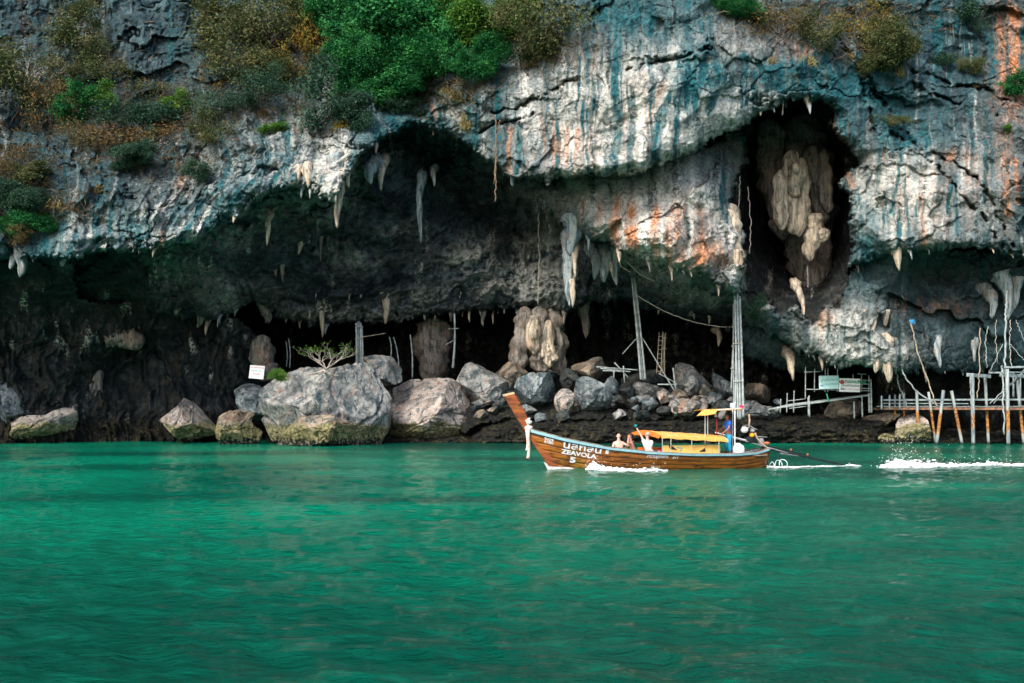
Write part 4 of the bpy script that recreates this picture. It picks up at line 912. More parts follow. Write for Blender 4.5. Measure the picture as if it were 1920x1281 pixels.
GT, GS, GG = "green trees over the arch", "shrubs rooted in the cliff", "dry grass tufts on the cliff"
PLANTS = [
 (720, 50, 215, 150, 'dense', 'dense', "largest dense dark green tree overhanging the cave arch", "tree", GT),
 (665, 20, 110, 110, 'dense', 'dense', "dark leafy tree at the top edge, touching the largest tree's left side", "tree", GT),
 (790, 20, 130, 90, 'dense', 'dense', "dark leafy tree at the top edge, behind the largest tree's right shoulder", "tree", GT),
 (735, 140, 170, 100, 'dense', 'dense', "shadowy lower tree hanging under the largest tree, just above the grey brow", "tree", GT),
 (655, 120, 100, 110, 'dense', 'dense', "dark green tree filling the gap between the largest tree and the bluish bush", "tree", GT),
 (890, 45, 130, 110, 'lively', 'lively', "fresh green lighter tree right of the largest tree", "tree", GT),
 (900, 110, 90, 70, 'dense', 'dense', "round dark tree tucked under the fresh green lighter tree", "tree", GT),
 (960, 25, 90, 80, 'lively', 'lively', "yellowish green tree at the top edge left of the feathery olive shrub", "tree", GT),
 (840, 100, 60, 90, 'lively', 'dense', "narrow dark tree between the largest tree and the round dark tree", "tree", GT),
 (1035, 45, 110, 110, 'olive', 'olive', "feathery olive shrub beside the teal stained face at the top", "shrub", GS),
 (995, 80, 80, 60, 'olive', 'olive', "low olive shrub under the feathery olive shrub, above the pale tilted slab", "shrub", GS),
 (615, 175, 90, 110, 'blue', 'blue', "bluish green bush left of the trees, hanging over the brow", "shrub", GS),
 (650, 195, 70, 60, 'blue', 'blue', "small bluish bush at the foot of the dark trees", "shrub", GS),
 (590, 75, 55, 100, 'amber', 'amber', "orange leaved shrub left of the dark trees", "shrub", GS),
 (545, 110, 60, 60, 'amber', 'amber', "small amber shrub left of the tall orange leaved one", "shrub", GS),
 (560, 30, 90, 70, 'olive', 'olive', "olive shrub at the top edge above the orange leaved shrub", "shrub", GS),
 (495, 45, 100, 100, 'olive', 'olive', "tall grey green shrub at the top, right of the bare grey strata", "shrub", GS),
 (420, 40, 120, 90, 'olive', 'olive', "wide olive shrub at the top, on the bare grey strata", "shrub", GS),
 (460, 110, 90, 90, 'blue', 'olive', "mossy green shrub below the tall grey green shrub", "shrub", GS),
 (480, 165, 80, 60, 'olive', 'blue', "dull green low shrub above the small vivid fern", "shrub", GS),
 (150, 60, 90, 90, 'olive', 'olive', "olive bush with a yellow sunlit side at the upper left", "shrub", GS),
 (195, 110, 90, 60, 'olive', 'olive', "thin grey green bush under the yellow sided bush", "shrub", GS),
 (45, 130, 120, 110, 'olive', 'olive', "large dull bush at the upper left edge above the bare grey trunks", "shrub", GS),
 (95, 180, 70, 110, 'dry', 'dry', "brown leafless looking thicket below the dull bush at the left edge", "shrub", GS),
 (145, 195, 70, 70, 'lively', 'dense', "bright green bush right of the brown thicket", "shrub", GS),
 (195, 180, 50, 50, 'lively', 'lively', "small light green bush beside the bright green bush", "shrub", GS),
 (255, 205, 100, 60, 'blue', 'blue', "spreading mid green bush in the middle of the left scrub", "shrub", GS),
 (290, 165, 80, 50, 'dry', 'olive', "pale twiggy shrub above the spreading mid green bush", "shrub", GS),
 (340, 195, 55, 45, 'lively', 'lively', "vivid green little bush in the left scrub", "shrub", GS),
 (395, 195, 80, 50, 'olive', 'blue', "grey green bush right of the vivid green little bush", "shrub", GS),
 (400, 235, 70, 50, 'olive', 'olive', "olive bush hanging below the grey green bush", "shrub", GS),
 (235, 290, 90, 50, 'dense', 'blue', "dark green flat bush above the white streaked lip", "shrub", GS),
 (275, 245, 120, 50, 'dry', 'dry', "rusty brown thicket under the spreading mid green bush", "shrub", GS),
 (190, 250, 90, 60, 'dry', 'dry', "reddish dry thicket left of the rusty brown one", "shrub", GS),
 (75, 325, 70, 40, 'lively', 'olive', "yellowish green low bush above the grass tufts at the left", "shrub", GS),
 (30, 290, 80, 60, 'dry', 'dry', "brown dry bush at the left edge, above the dark green bushes", "shrub", GS),
 (35, 370, 100, 70, 'dense', 'blue', "dark green bush at the left edge near the cave lip", "shrub", GS),
 (45, 415, 90, 55, 'dense', 'dense', "lush green bush at the left edge just above the cave lip", "shrub", GS),
 (25, 445, 60, 40, 'dry', 'dry', "grey twiggy bush at the left edge, lowest on the cliff", "shrub", GS),
 (372, 320, 46, 36, 'blue', 'blue', "small dark bush on the streaked lip right of the red stain", "shrub", GS),
 (512, 240, 55, 24, 'lively', 'lively', "small vivid fern on bare white twigs above the cave lip", "shrub", GS),
 (775, 200, 70, 26, 'blue', 'blue', "thin creeping bush along the teal brow below the trees", "shrub", GS),
 (1375, 8, 100, 40, 'lively', 'dense', "green bush at the top edge above the streaked face", "shrub", GS),
 (1460, 35, 90, 70, 'dry', 'dry', "dry brown bush at the top, left of the pale rock nose", "shrub", GS),
 (1540, 50, 70, 60, 'olive', 'olive', "olive bush at the top above the arch", "shrub", GS),
 (1610, 40, 80, 70, 'dry', 'amber', "reddish dry bush at the top, left of the rounded dark bush", "shrub", GS),
 (1662, 80, 90, 105, 'dense', 'olive', "rounded dark olive bush at the top right of the arch", "shrub", GS),
 (1825, 22, 70, 55, 'olive', 'blue', "dull dark bush at the top beside the orange cleft", "shrub", GS),
 (1770, 108, 42, 30, 'blue', 'blue', "small dark bush on the cracked grey wall, left one of two", "shrub", GS),
 (1826, 118, 34, 38, 'blue', 'olive', "small dark bush on the cracked grey wall, right one of two", "shrub", GS),
 (1672, 222, 50, 22, 'blue', 'olive', "flat green cushion on the wall right of the arch top", "shrub", GS),
 (1902, 155, 46, 46, 'lively', 'dense', "green bush in the orange cleft at the right edge", "shrub", GS),
 (1888, 239, 18, 14, 'lively', 'lively', "tiny bright green plant on the right wall below the orange cleft", "shrub", GS),
 (1408, 575, 40, 44, 'blue', 'blue', "dark fern beside the top of the tall bamboo bundle", "shrub", GS),
 (860, 165, 46, 40, 'tuft', 'straw', "straw coloured grass tuft on the ledge right of the dark trees", "grass tuft", GG),
 (875, 205, 30, 60, 'tuft', 'straw', "long hanging grass tuft beside the dark slit above the arch", "grass tuft", GG),
 (840, 160, 30, 30, 'tuft', 'straw', "small grass tuft at the foot of the dark trees", "grass tuft", GG),
 (115, 370, 50, 44, 'tuft', 'straw', "large grass tuft above the left cave lip", "grass tuft", GG),
 (182, 342, 36, 36, 'tuft', 'straw', "grass tuft right of the large tuft at the left", "grass tuft", GG),
 (383, 140, 20, 26, 'tuft', 'straw', "pale hanging tuft on the bare grey strata, upper one", "grass tuft", GG),
 (408, 150, 16, 30, 'tuft', 'straw', "pale hanging tuft on the bare grey strata, beside the upper one", "grass tuft", GG),
 (382, 175, 16, 20, 'tuft', 'straw', "pale hanging tuft on the bare grey strata, lowest one", "grass tuft", GG),
 (497, 200, 34, 30, 'tuft', 'straw', "tan grass tuft above the small vivid fern", "grass tuft", GG),
 (640, 225, 40, 34, 'tuft', 'amber', "orange brown tuft on the brow under the bluish bush", "grass tuft", GG),
 (1688, 112, 24, 50, 'tuft', 'straw', "yellow grass tuft hanging below the rounded dark olive bush", "grass tuft", GG),
 (1500, 40, 44, 50, 'tuft', 'straw', "pale yellow tuft at the top above the arch", "grass tuft", GG),
 (1515, 100, 30, 40, 'tuft', 'straw', "yellow tuft on the dripping rock at the top of the arch", "grass tuft", GG),
 (1445, 105, 20, 26, 'tuft', 'straw', "small tuft left of the dripping rock at the top of the arch", "grass tuft", GG),
 (1831, 150, 18, 22, 'tuft', 'straw', "little yellow tuft on the cracked wall near the orange cleft", "grass tuft", GG),
 (1590, 95, 24, 34, 'tuft', 'straw', "straw tuft under the reddish dry bush", "grass tuft", GG),
 (1000, 110, 40, 30, 'tuft', 'straw', "dry tuft under the low olive shrub", "grass tuft", GG),
 (560, 345, 24, 20, 'tuft', 'straw', "little dry tuft on the pale dripstone curtain", "grass tuft", GG),
]
for k, (px, py, w, h, kind, lk, lab, cat, grp) in enumerate(PLANTS):
    q = 1.22 if kind in ('dense', 'lively', 'tuft') else 1.5
    plant(px, py, w * q, h * q, kind, lk, lab, cat, grp, 700 + k, pale=(kind in ('dry', 'olive') and k % 2 == 0))

# low dry growth that nobody could count, on the vegetated parts of the cliff
def undergrowth():
    r = np.random.RandomState(9)
    zones = [(90, 150, 130, 130, 900), (240, 220, 150, 60, 1100), (420, 190, 110, 60, 500), (480, 70, 120, 80, 700), (40, 330, 80, 60, 500), (620, 110, 90, 110, 500), (920, 70, 110, 60, 600), (1010, 90, 60, 50, 300),
             (1540, 40, 160, 40, 800), (1660, 60, 60, 50, 250), (870, 170, 50, 30, 250), (280, 300, 140, 30, 300), (560, 200, 70, 40, 250), (120, 390, 60, 30, 150), (760, 170, 100, 30, 300)]
    V = []; n = 0
    for (zx, zy, rx, ry, cnt) in zones:
        x = r.normal(zx, rx * .6, cnt); y = r.normal(zy, ry * .6, cnt)
        for px, py in zip(x, y):
            if py > 470 or px < -200: continue
            p = np.array(on_cliff(px, max(py, -150)))
            for k in range(3):
                d = r.normal(size=3) * np.array((1, .6, .8)) + np.array((0, -.7, .5)); d /= np.linalg.norm(d)
                L = r.uniform(.25, 1.0); w = np.cross(d, r.normal(size=3)); w *= r.uniform(.006, .022) / np.linalg.norm(w)
                m = p + d * L * .55; t = p + d * L + np.array((0, 0, -.25 * L))
                V += [p - w, p + w, m + w, m - w, t]; n += 1
    v = np.array(V); k = np.arange(n)[:, None] * 5
    me = np_mesh("undergrowth", v, np.concatenate([k + np.array([[0, 1, 2]]), k + np.array([[0, 2, 3]]), k + np.array([[3, 2, 4]])]), False)
    me.materials.append(leaf_material('scrub', [(.035, .040, .018), (.09, .065, .035), (.20, .165, .12), (.055, .07, .028), (.14, .075, .03)]))
    o = link("undergrowth", me); tag(o, "dry brown and olive undergrowth matting the ledges", None, kind="stuff")
undergrowth()

# bare shrub with few leaves, rooted on the biggest boulder
def bare_shrub():
    foot = P(612, 692, 61.6)
    e = empty("bare_shrub", foot, "bare grey bush with a few small leaves rooted on the biggest boulder", "shrub")
    me, ends = twig_mesh(77, 7, 4, 0.035, 1.25, 0.55)
    b = link("branches", me, BARK_PALE, e); b.scale = (2.1, 1.5, 1.5)
    r = random.Random(5); V = []; Fc = []
    for p in ends[::2]:
        if p.z < .5: continue
        for q in range(2):
            c = Vector((p.x * 2.1, p.y * 1.5, p.z * 1.5)) + Vector((r.uniform(-.06, .06), r.uniform(-.06, .06), r.uniform(-.02, .08)))
            a = Vector((r.uniform(-1, 1), r.uniform(-1, 1), r.uniform(-.3, .6))).normalized() * .09; w = a.cross(Vector((r.random(), r.random(), 1))).normalized() * .045
            i = len(V); V += [c - a, c + w, c + a, c - w]; Fc.append((i, i + 1, i + 2, i + 3))
    link("leaves", np_mesh("leaves", [v[:] for v in V], Fc, False), LEAF['lively'], e)
    rt, _ = twig_mesh(78, 9, 1, 0.05, 1.6, -0.9, "roots")
    o = link("roots", rt, BARK_PALE, e); o.scale = (1.5, 1.4, 1.3); o.location = (0, -0.9, -0.1)
bare_shrub()
plant(524, 702, 36, 32, 'lively', 'lively', "bright green little bush on the biggest boulder beside the tilted sign", "shrub", None, 990, depth=61.2, out=.3)

# hanging creepers
VINE = simple("vine_bark", (0.20, 0.13, 0.08), 0.9, 0.4, 10)
def vine(pts, r, label, seed, Y=None, mat=None, name="hanging_vine", cat="vine", group="creepers hanging from the lips"):
    rs = random.Random(seed)
    q = [on_cliff(x, y, 0.35) if Y is None else P(x, y, Y) for x, y in pts]
    t0 = np.linspace(0, 1, len(q)); tt = np.linspace(0, 1, 26)
    path = np.stack([np.interp(tt, t0, [p[c] for p in q]) for c in range(3)], -1)
    path[1:-1] += np.array([[rs.uniform(-.05, .05), rs.uniform(-.04, .04), 0] for _ in range(24)])
    o = link(name, tube_mesh(name, path, np.full(26, r), 5, 0.3, seed, 0, 3), mat or VINE)
    return tag(o, label, cat, group)
vine([(929, 215), (931, 300), (928, 378)], 0.035, "thin brown creeper hanging from the ledge over the arch's right shoulder", 1, 57.8)
vine([(937, 225), (930, 260), (926, 345)], 0.03, "shorter creeper beside the thin brown creeper over the arch", 2, 57.9)
vine([(1468, 190), (1467, 216)], 0.03, "short pale root dangling at the top of the tall dark arch", 3, 60.0, BARK_PALE)
vine([(1388, 330), (1384, 395)], 0.025, "short pale root on the left jamb of the tall dark arch", 4, 62.5, BARK_PALE)
vine([(1402, 350), (1408, 420), (1406, 476)], 0.03, "long pale root hanging inside the left of the tall dark arch", 5, 63.5, BARK_PALE)
vine([(1514, 500), (1515, 540)], 0.025, "thin pale root hanging below the pale columns in the arch", 6, 65.5, BARK_PALE)
# ================================================================== bamboo, ropes, platform, jetty
BAMBOO = simple("bamboo_grey", (0.33, 0.37, 0.37), 0.6, 0.45, 2.5)
BAMBOO_TAN = simple("bamboo_tan", (0.38, 0.31, 0.22), 0.6, 0.4, 2.5)
ROPE = simple("rope_fibre", (0.42, 0.38, 0.32), 0.9, 0.3, 12)
WHITEWOOD = simple("weathered_wood", (0.24, 0.30, 0.31), 0.75, 0.5, 3)
def rod_mesh(name, a, b, r0, r1, seg=8, nodes=True, seed=0, bend=0.0):
    a = np.array(a); b = np.array(b); L = np.linalg.norm(b - a)
    n = max(6, int(L / 0.16)) if nodes else 6
    n = min(n, 44)
    t = np.linspace(0, 1, n); path = a + (b - a) * t[:, None]
    path[:, 0] += bend * np.sin(np.pi * t); path[:, 2] += 0
    rad = r0 + (r1 - r0) * t
    if nodes: rad = rad * np.where(np.arange(n) % 3 == 1, 1.18, 1.0)
    return tube_mesh(name, path, rad, seg, 0.06, seed)
def pole(name, a, b, r, mat, parent=None, label=None, cat=None, group=None, seed=0, bend=0.0):
    """A single pole; as a thing its origin is its foot."""
    a = Vector(a); b = Vector(b)
    o = link(name, rod_mesh(name, (0, 0, 0), b - a, r, r * .8, 8, True, seed, bend), mat, parent, a if parent is None else a - parent.location)
    return tag(o, label, cat, group)
def bundle(feet, tops, Y, r, label, seed, name="bamboo_bundle", mat=BAMBOO, Yt=None, n=None):
    rs = random.Random(seed)
    f0 = P(*feet[0], Y)
    e = empty(name, f0, label, "bamboo poles", "bundles of bamboo poles")
    for k, (f, t) in enumerate(zip(feet, tops)):
        dy = rs.uniform(-.12, .12)
        pole("pole", P(*f, Y + dy), P(*t, (Yt or Y) + dy), r * rs.uniform(.8, 1.15), mat, e, seed=seed + k, bend=rs.uniform(-.05, .05))
    # lashings
    for q in (0.3, 0.62, 0.9):
        pts = [P(*f, Y).lerp(P(*t, Yt or Y), q) for f, t in zip(feet, tops)]
        x0 = min(p.x for p in pts) - .07; x1 = max(p.x for p in pts) + .07; z = pts[0].z; y = pts[0].y
        a = np.linspace(0, 2 * np.pi, 17); path = np.stack([(x0 + x1) / 2 + (x1 - x0) / 2 * np.cos(a), y + .2 * np.sin(a), z + 0.02 * np.sin(3 * a)], -1) - np.array(f0)
        link("lashing", tube_mesh("lashing", path, np.full(17, .03), 6, 0), ROPE, e)
    return e
bundle([(1378, 782), (1384, 785), (1388, 786), (1391, 784), (1394, 782)], [(1379, 560), (1377, 552), (1382, 545), (1384, 548), (1387, 556)], 62.6, 0.065, "tall bundle of grey bamboo standing behind the stern, up to the pale dripstone", 11)
bundle([(1371, 730), (1376, 760)], [(1376, 600), (1375, 570)], 63.4, 0.05, "two slim poles standing just left of the tall bamboo bundle", 12)
bundle([(1202, 712), (1206, 713), (1210, 712)], [(1184, 512), (1188, 514), (1190, 520)], 67.3, 0.075, "slanting bamboo mast under the orange stained overhang", 13)
pole("bamboo_pole", P(1167, 664, 67.6), P(1195, 633, 67.3), .035, BAMBOO, None, "short brace running down left from the slanting bamboo mast", "pole", "loose poles in the cave mouth", 31)
pole("bamboo_pole", P(1264, 732, 67.0), P(1201, 628, 67.3), .04, BAMBOO, None, "long brace running down right from the slanting bamboo mast", "pole", "loose poles in the cave mouth", 32)
pole("bamboo_pole", P(1267, 729, 67.0), P(1262, 690, 67.0), .06, BAMBOO, None, "short upright post at the foot of the long brace", "pole", "loose poles in the cave mouth", 33)
pole("bamboo_pole", P(1235, 700, 68), P(1270, 720, 67.4), .035, BAMBOO, None, "thin pole lying aslant from the ladder's foot to the upright post", "pole", "loose poles in the cave mouth", 34)
pole("bamboo_pole", P(1233, 721, 67.3), P(1270, 721, 67.2), .05, BAMBOO, None, "short horizontal rail left of the upright post", "pole", "loose poles in the cave mouth", 35)
for k, (x0, y0, x1, y1, lab) in enumerate([(1118, 688, 1196, 694, "long grey pole laid level on the rocks, topmost of the stack"), (1126, 691, 1182, 697, "level pole under the topmost pole of the stack on the rocks"), (1130, 695, 1176, 697, "lowest level pole of the stack on the rocks"),
                              (1152, 680, 1178, 708, "thin stick leaning through the stack of level poles"), (1169, 686, 1171, 717, "upright stick in front of the stack of level poles"), (1151, 696, 1151, 710, "short prop under the stack of level poles")]):
    pole("bamboo_pole", P(x0, y0, 67.8 - .1 * k), P(x1, y1, 67.8 - .1 * k), .045, BAMBOO, None, lab, "pole", "loose poles in the cave mouth", 40 + k)
bundle([(669, 683), (673, 684), (677, 683), (680, 682)], [(668, 606), (672, 604), (676, 605), (678, 610)], 69.0, 0.075, "short bundle of poles standing behind the bare bush", 14)
for k, (x0, y0, x1, y1, r, lab) in enumerate([(849, 690, 852, 588, .08, "single bamboo pole with cross pegs, right of the dim cave pillar"), (773, 708, 769, 628, .05, "thin crooked pole left of the dim cave pillar"), (748, 690, 738, 632, .04, "slim pole leaning left in the cave behind the grey block"),
                                     (733, 668, 730, 632, .04, "short slim pole beside the slim leaning pole in the cave"), (543, 690, 541, 635, .035, "faint thin pole left of the bare bush"), (537, 688, 536, 640, .03, "second faint thin pole left of the bare bush")]):
    pole("bamboo_pole", P(x0, y0, 70.5), P(x1, y1, 70.5), r, BAMBOO, None, lab, "pole", "poles standing in the dark cave", 50 + k, bend=.08)
pole("bamboo_pole", P(836, 646, 70.4), P(852, 638, 70.4), .03, BAMBOO, None, "thin stick tied across the single pole with pegs, slanting", "pole", "poles standing in the dark cave", 57)
pole("bamboo_pole", P(840, 617, 70.4), P(860, 616, 70.4), .025, BAMBOO, None, "short level peg near the top of the single pole", "pole", "poles standing in the dark cave", 58)
pole("bamboo_pole", P(680, 632, 69), P(724, 625, 69.4), .03, BAMBOO_TAN, None, "thin level stick sticking right from the short pole bundle", "pole", "poles standing in the dark cave", 59)
def ladder():
    f = P(1232, 702, 68.6); e = empty("bamboo_ladder", f, "tan bamboo ladder leaning in the black cave mouth", "ladder")
    l0, l1, r0, r1 = P(1231, 700, 68.6), P(1236, 624, 68.9), P(1239, 703, 68.6), P(1243, 622, 68.9)
    pole("rail", l0, l1, .035, BAMBOO_TAN, e); pole("rail", r0, r1, .04, BAMBOO_TAN, e, seed=3)
    for k in range(9):
        t = .06 + k * .105
        pole("rung", l0.lerp(l1, t), r0.lerp(r1, t), .022, BAMBOO_TAN, e, seed=k)
ladder()
bundle([(1242, 700), (1246, 702)], [(1245, 626), (1248, 624)], 68.9, .04, "two tan poles leaning beside the ladder", 15, mat=BAMBOO_TAN)

def rope(pts, r, label, Y, seed, name="rope", mat=ROPE):
    return vine(pts, r, label, seed, Y, mat, name, "rope", "ropes hanging in the caves")
a = np.linspace(0, 1, 12)
rope([(1190 + 184 * t, 552 + 62 * t - 60 * t * (t - 1) * -1 + 60 * (t * (1 - t)) * 2) for t in a], .03, "sagging rope from the slanting mast to the tall bamboo bundle", 66, 70)
rope([(1010, 398), (1011, 480), (1009, 572)], .03, "long straight rope hanging from the ceiling left of the big blue dripstone", 68, 71)
rope([(1156, 478), (1164, 500), (1182, 510)], .03, "short loop of rope at the top of the slanting mast", 64, 72)
rope([(1172, 488), (1200, 515), (1228, 527)], .05, "slack grey cable under the orange stained overhang", 65, 73)

# ---- platform with two signs ---------------------------------------
def box_mesh(name, sx, sy, sz, bev=0.0):
    bm = bmesh.new(); bmesh.ops.create_cube(bm, size=1.0)
    for v in bm.verts: v.co = Vector((v.co.x * sx, v.co.y * sy, v.co.z * sz))
    if bev: bmesh.ops.bevel(bm, geom=list(bm.edges), offset=bev, segments=2, affect='EDGES', profile=0.6)
    me = bpy.data.meshes.new(name); bm.to_mesh(me); bm.free(); return me
def beam(name, a, b, w, h, mat, parent, base):
    """Sawn timber between two points."""
    a = Vector(a); b = Vector(b); d = b - a
    o = link(name, box_mesh(name, d.length, w, h, min(w, h) * .12), mat, parent, (a + b) / 2 - base)
    o.rotation_euler = d.to_track_quat('X', 'Z').to_euler(); return o
YP = 65.3
def platform():
    f = P(1516, 745, YP)
    e = empty("bamboo_platform", f, "rickety bamboo platform with rails that carries the two signs", "platform")
    def pl(x0, y0, x1, y1, r, part, Y=YP, m=BAMBOO): pole(part, P(x0, y0, Y), P(x1, y1, Y), r, m, e, seed=int(x0 + y0))
    for (x, yb, yt) in ((1510, 748, 688), (1527, 735, 692), (1547, 735, 691), (1552, 735, 690), (1570, 735, 690), (1599, 735, 701), (1615, 735, 701), (1629, 735, 703)): pl(x, yb, x + .5, yt, .035, "post")
    for (x, yb, yt) in ((1518, 782, 742), (1516, 780, 745), (1602, 785, 752), (1617, 782, 742), (1630, 774, 737), (1634, 774, 711)): pl(x, yb, x - 1, yt, .06 if x > 1625 else .045, "leg")
    for (x0, y0, x1, y1) in ((1508, 698, 1540, 697), (1512, 730, 1632, 733), (1612, 712, 1632, 714), (1612, 721, 1630, 720), (1614, 728, 1632, 729), (1608, 701, 1625, 702)): pl(x0, y0, x1, y1, .03, "rail", YP - .08)
    for k in range(5):
        pole("deck_pole", P(1440 + 8 * k, 768 - 2 * k, YP + .3 * k), P(1635, 741 - .6 * k, YP + .3 * k), .04, BAMBOO, e, seed=k)
    for (x, y0, y1) in ((1475, 774, 737), (1488, 774, 733), (1463, 774, 748)): pl(x, y0, x + 1, y1, .035, "post", YP - .4)
    for (x0, y0, x1, y1) in ((1476, 752, 1510, 748), (1487, 759, 1515, 757), (1480, 766, 1512, 762)): pl(x0, y0, x1, y1, .025, "rail", YP - .3)
    pole("streamer", P(1554, 754, YP - .2), P(1550, 738, YP - .2), .05, simple("green_cloth", (0.03, 0.30, 0.18), .8), e)
platform()

# ---- lettering -------------------------------------------------------
def letters(text, size, mat, name="lettering", bold=0.0, shear=0.0):
    cu = bpy.data.curves.new(name, 'FONT'); cu.body = text; cu.size = size; cu.align_x = 'CENTER'; cu.align_y = 'CENTER'
    cu.offset = bold; cu.shear = shear; cu.resolution_u = 3
    o = bpy.data.objects.new(name, cu); COL.objects.link(o)
    dg = bpy.context.evaluated_depsgraph_get(); me = bpy.data.meshes.new_from_object(o.evaluated_get(dg))
    bpy.data.objects.remove(o); bpy.data.curves.remove(cu)
    me.name = name; me.materials.clear(); me.materials.append(mat); return me
def paint(name, col, rough=.5): return simple(name, col, rough, .12, 4)
INK_GREEN, INK_RED, INK_BLUE, INK_TEAL, INK_GREY = paint("ink_green", (.02, .22, .12)), paint("ink_red", (.45, .06, .05)), paint("ink_blue", (.04, .10, .30)), paint("ink_teal", (.12, .48, .40)), paint("ink_grey", (.14, .15, .17))
SIGN_WHITE, SIGN_BLUE = paint("sign_white", (.80, .79, .78)), paint("sign_pale_blue", (.52, .75, .76))
def sign(c, w, h, board, label, lines, rot=(0, 0, 0), extra=None):
    e = empty("sign_board", c, label, "sign", None, rot)
    link("board", box_mesh("board", w, .05, h, .008), board, e)
    for (txt, x, z, s, mat, bold) in lines:
        o = link("lettering", letters(txt, s, mat, bold=bold), None, e, (x * w, -.031, z * h)); o.rotation_euler = (R(90), 0, 0)
        mw = max(o.dimensions.x, 1e-3)
    if extra: extra(e, w, h)
    return e
def fit(txt, width):      # letter height that makes the line about that wide
    return width / max(len(txt) * .52, 1)
k_ = YP / F
sign(P(1554, 717, YP - .25), 37 * k_, 25 * k_, SIGN_BLUE, "pale blue sign with two faint lines of green lettering on the bamboo platform",
     [("ห้ามขึ้นก่อนได้รับ", .16, .18, .21, INK_TEAL, .004), ("อนุญาตทุกกรณี", .16, -.14, .20, INK_TEAL, .004), ("P", -.36, .04, .16, INK_BLUE, 0), ("▬", -.36, -.24, .2, INK_BLUE, 0)], (0, R(-1), 0))
def emblem(e, w, h):
    me = bpy.data.meshes.new("emblem"); bm = bmesh.new()
    bmesh.ops.create_circle(bm, cap_ends=True, segments=20, radius=.15, matrix=Matrix.Translation((-.37 * w, -.033, .22 * h)) @ Matrix.Rotation(R(90), 4, 'X')); bm.to_mesh(me); bm.free()
    link("emblem", me, INK_RED, e)
    m2 = box_mesh("emblem_stem", .035, .006, .2); link("emblem_stem", m2, INK_GREEN, e, (-.37 * w, -.031, -.08 * h))
    link("emblem_bar", box_mesh("emblem_bar", .24, .006, .10), INK_GREY, e, (-.34 * w, -.031, -.30 * h))
sign(P(1593, 722.5, YP - .35), 39 * k_, 25 * k_, SIGN_WHITE, "white sign with a red emblem and bold green heading, right one on the platform",
     [("เขตสัมปทานรังนก", .13, .25, .25, INK_GREEN, .012), ("ห้ามเข้าโดยเด็ดขาด", .13, -.04, .17, INK_GREY, .006), ("ฝ่าฝืนมีโทษตามกฎหมาย", .13, -.30, .13, INK_RED, 0)], (0, R(1.5), 0), emblem)
k2 = 63.2 / F
sign(P(481.5, 698, 63.2), 27 * k2, 25.5 * k2, SIGN_WHITE, "tilted white sign with red and green lettering on the dark grey rock", 
     [("DO NOT ENTER", 0, .33, .115, INK_RED, .003), ("เขตสัมปทานรังนก", 0, .10, .105, INK_TEAL, .003), ("ห้ามเข้า", 0, -.16, .16, INK_RED, .003), ("ฝ่าฝืนมีโทษตามกฎหมาย", 0, -.38, .07, INK_TEAL, 0)], (R(-12), R(5), R(4)))

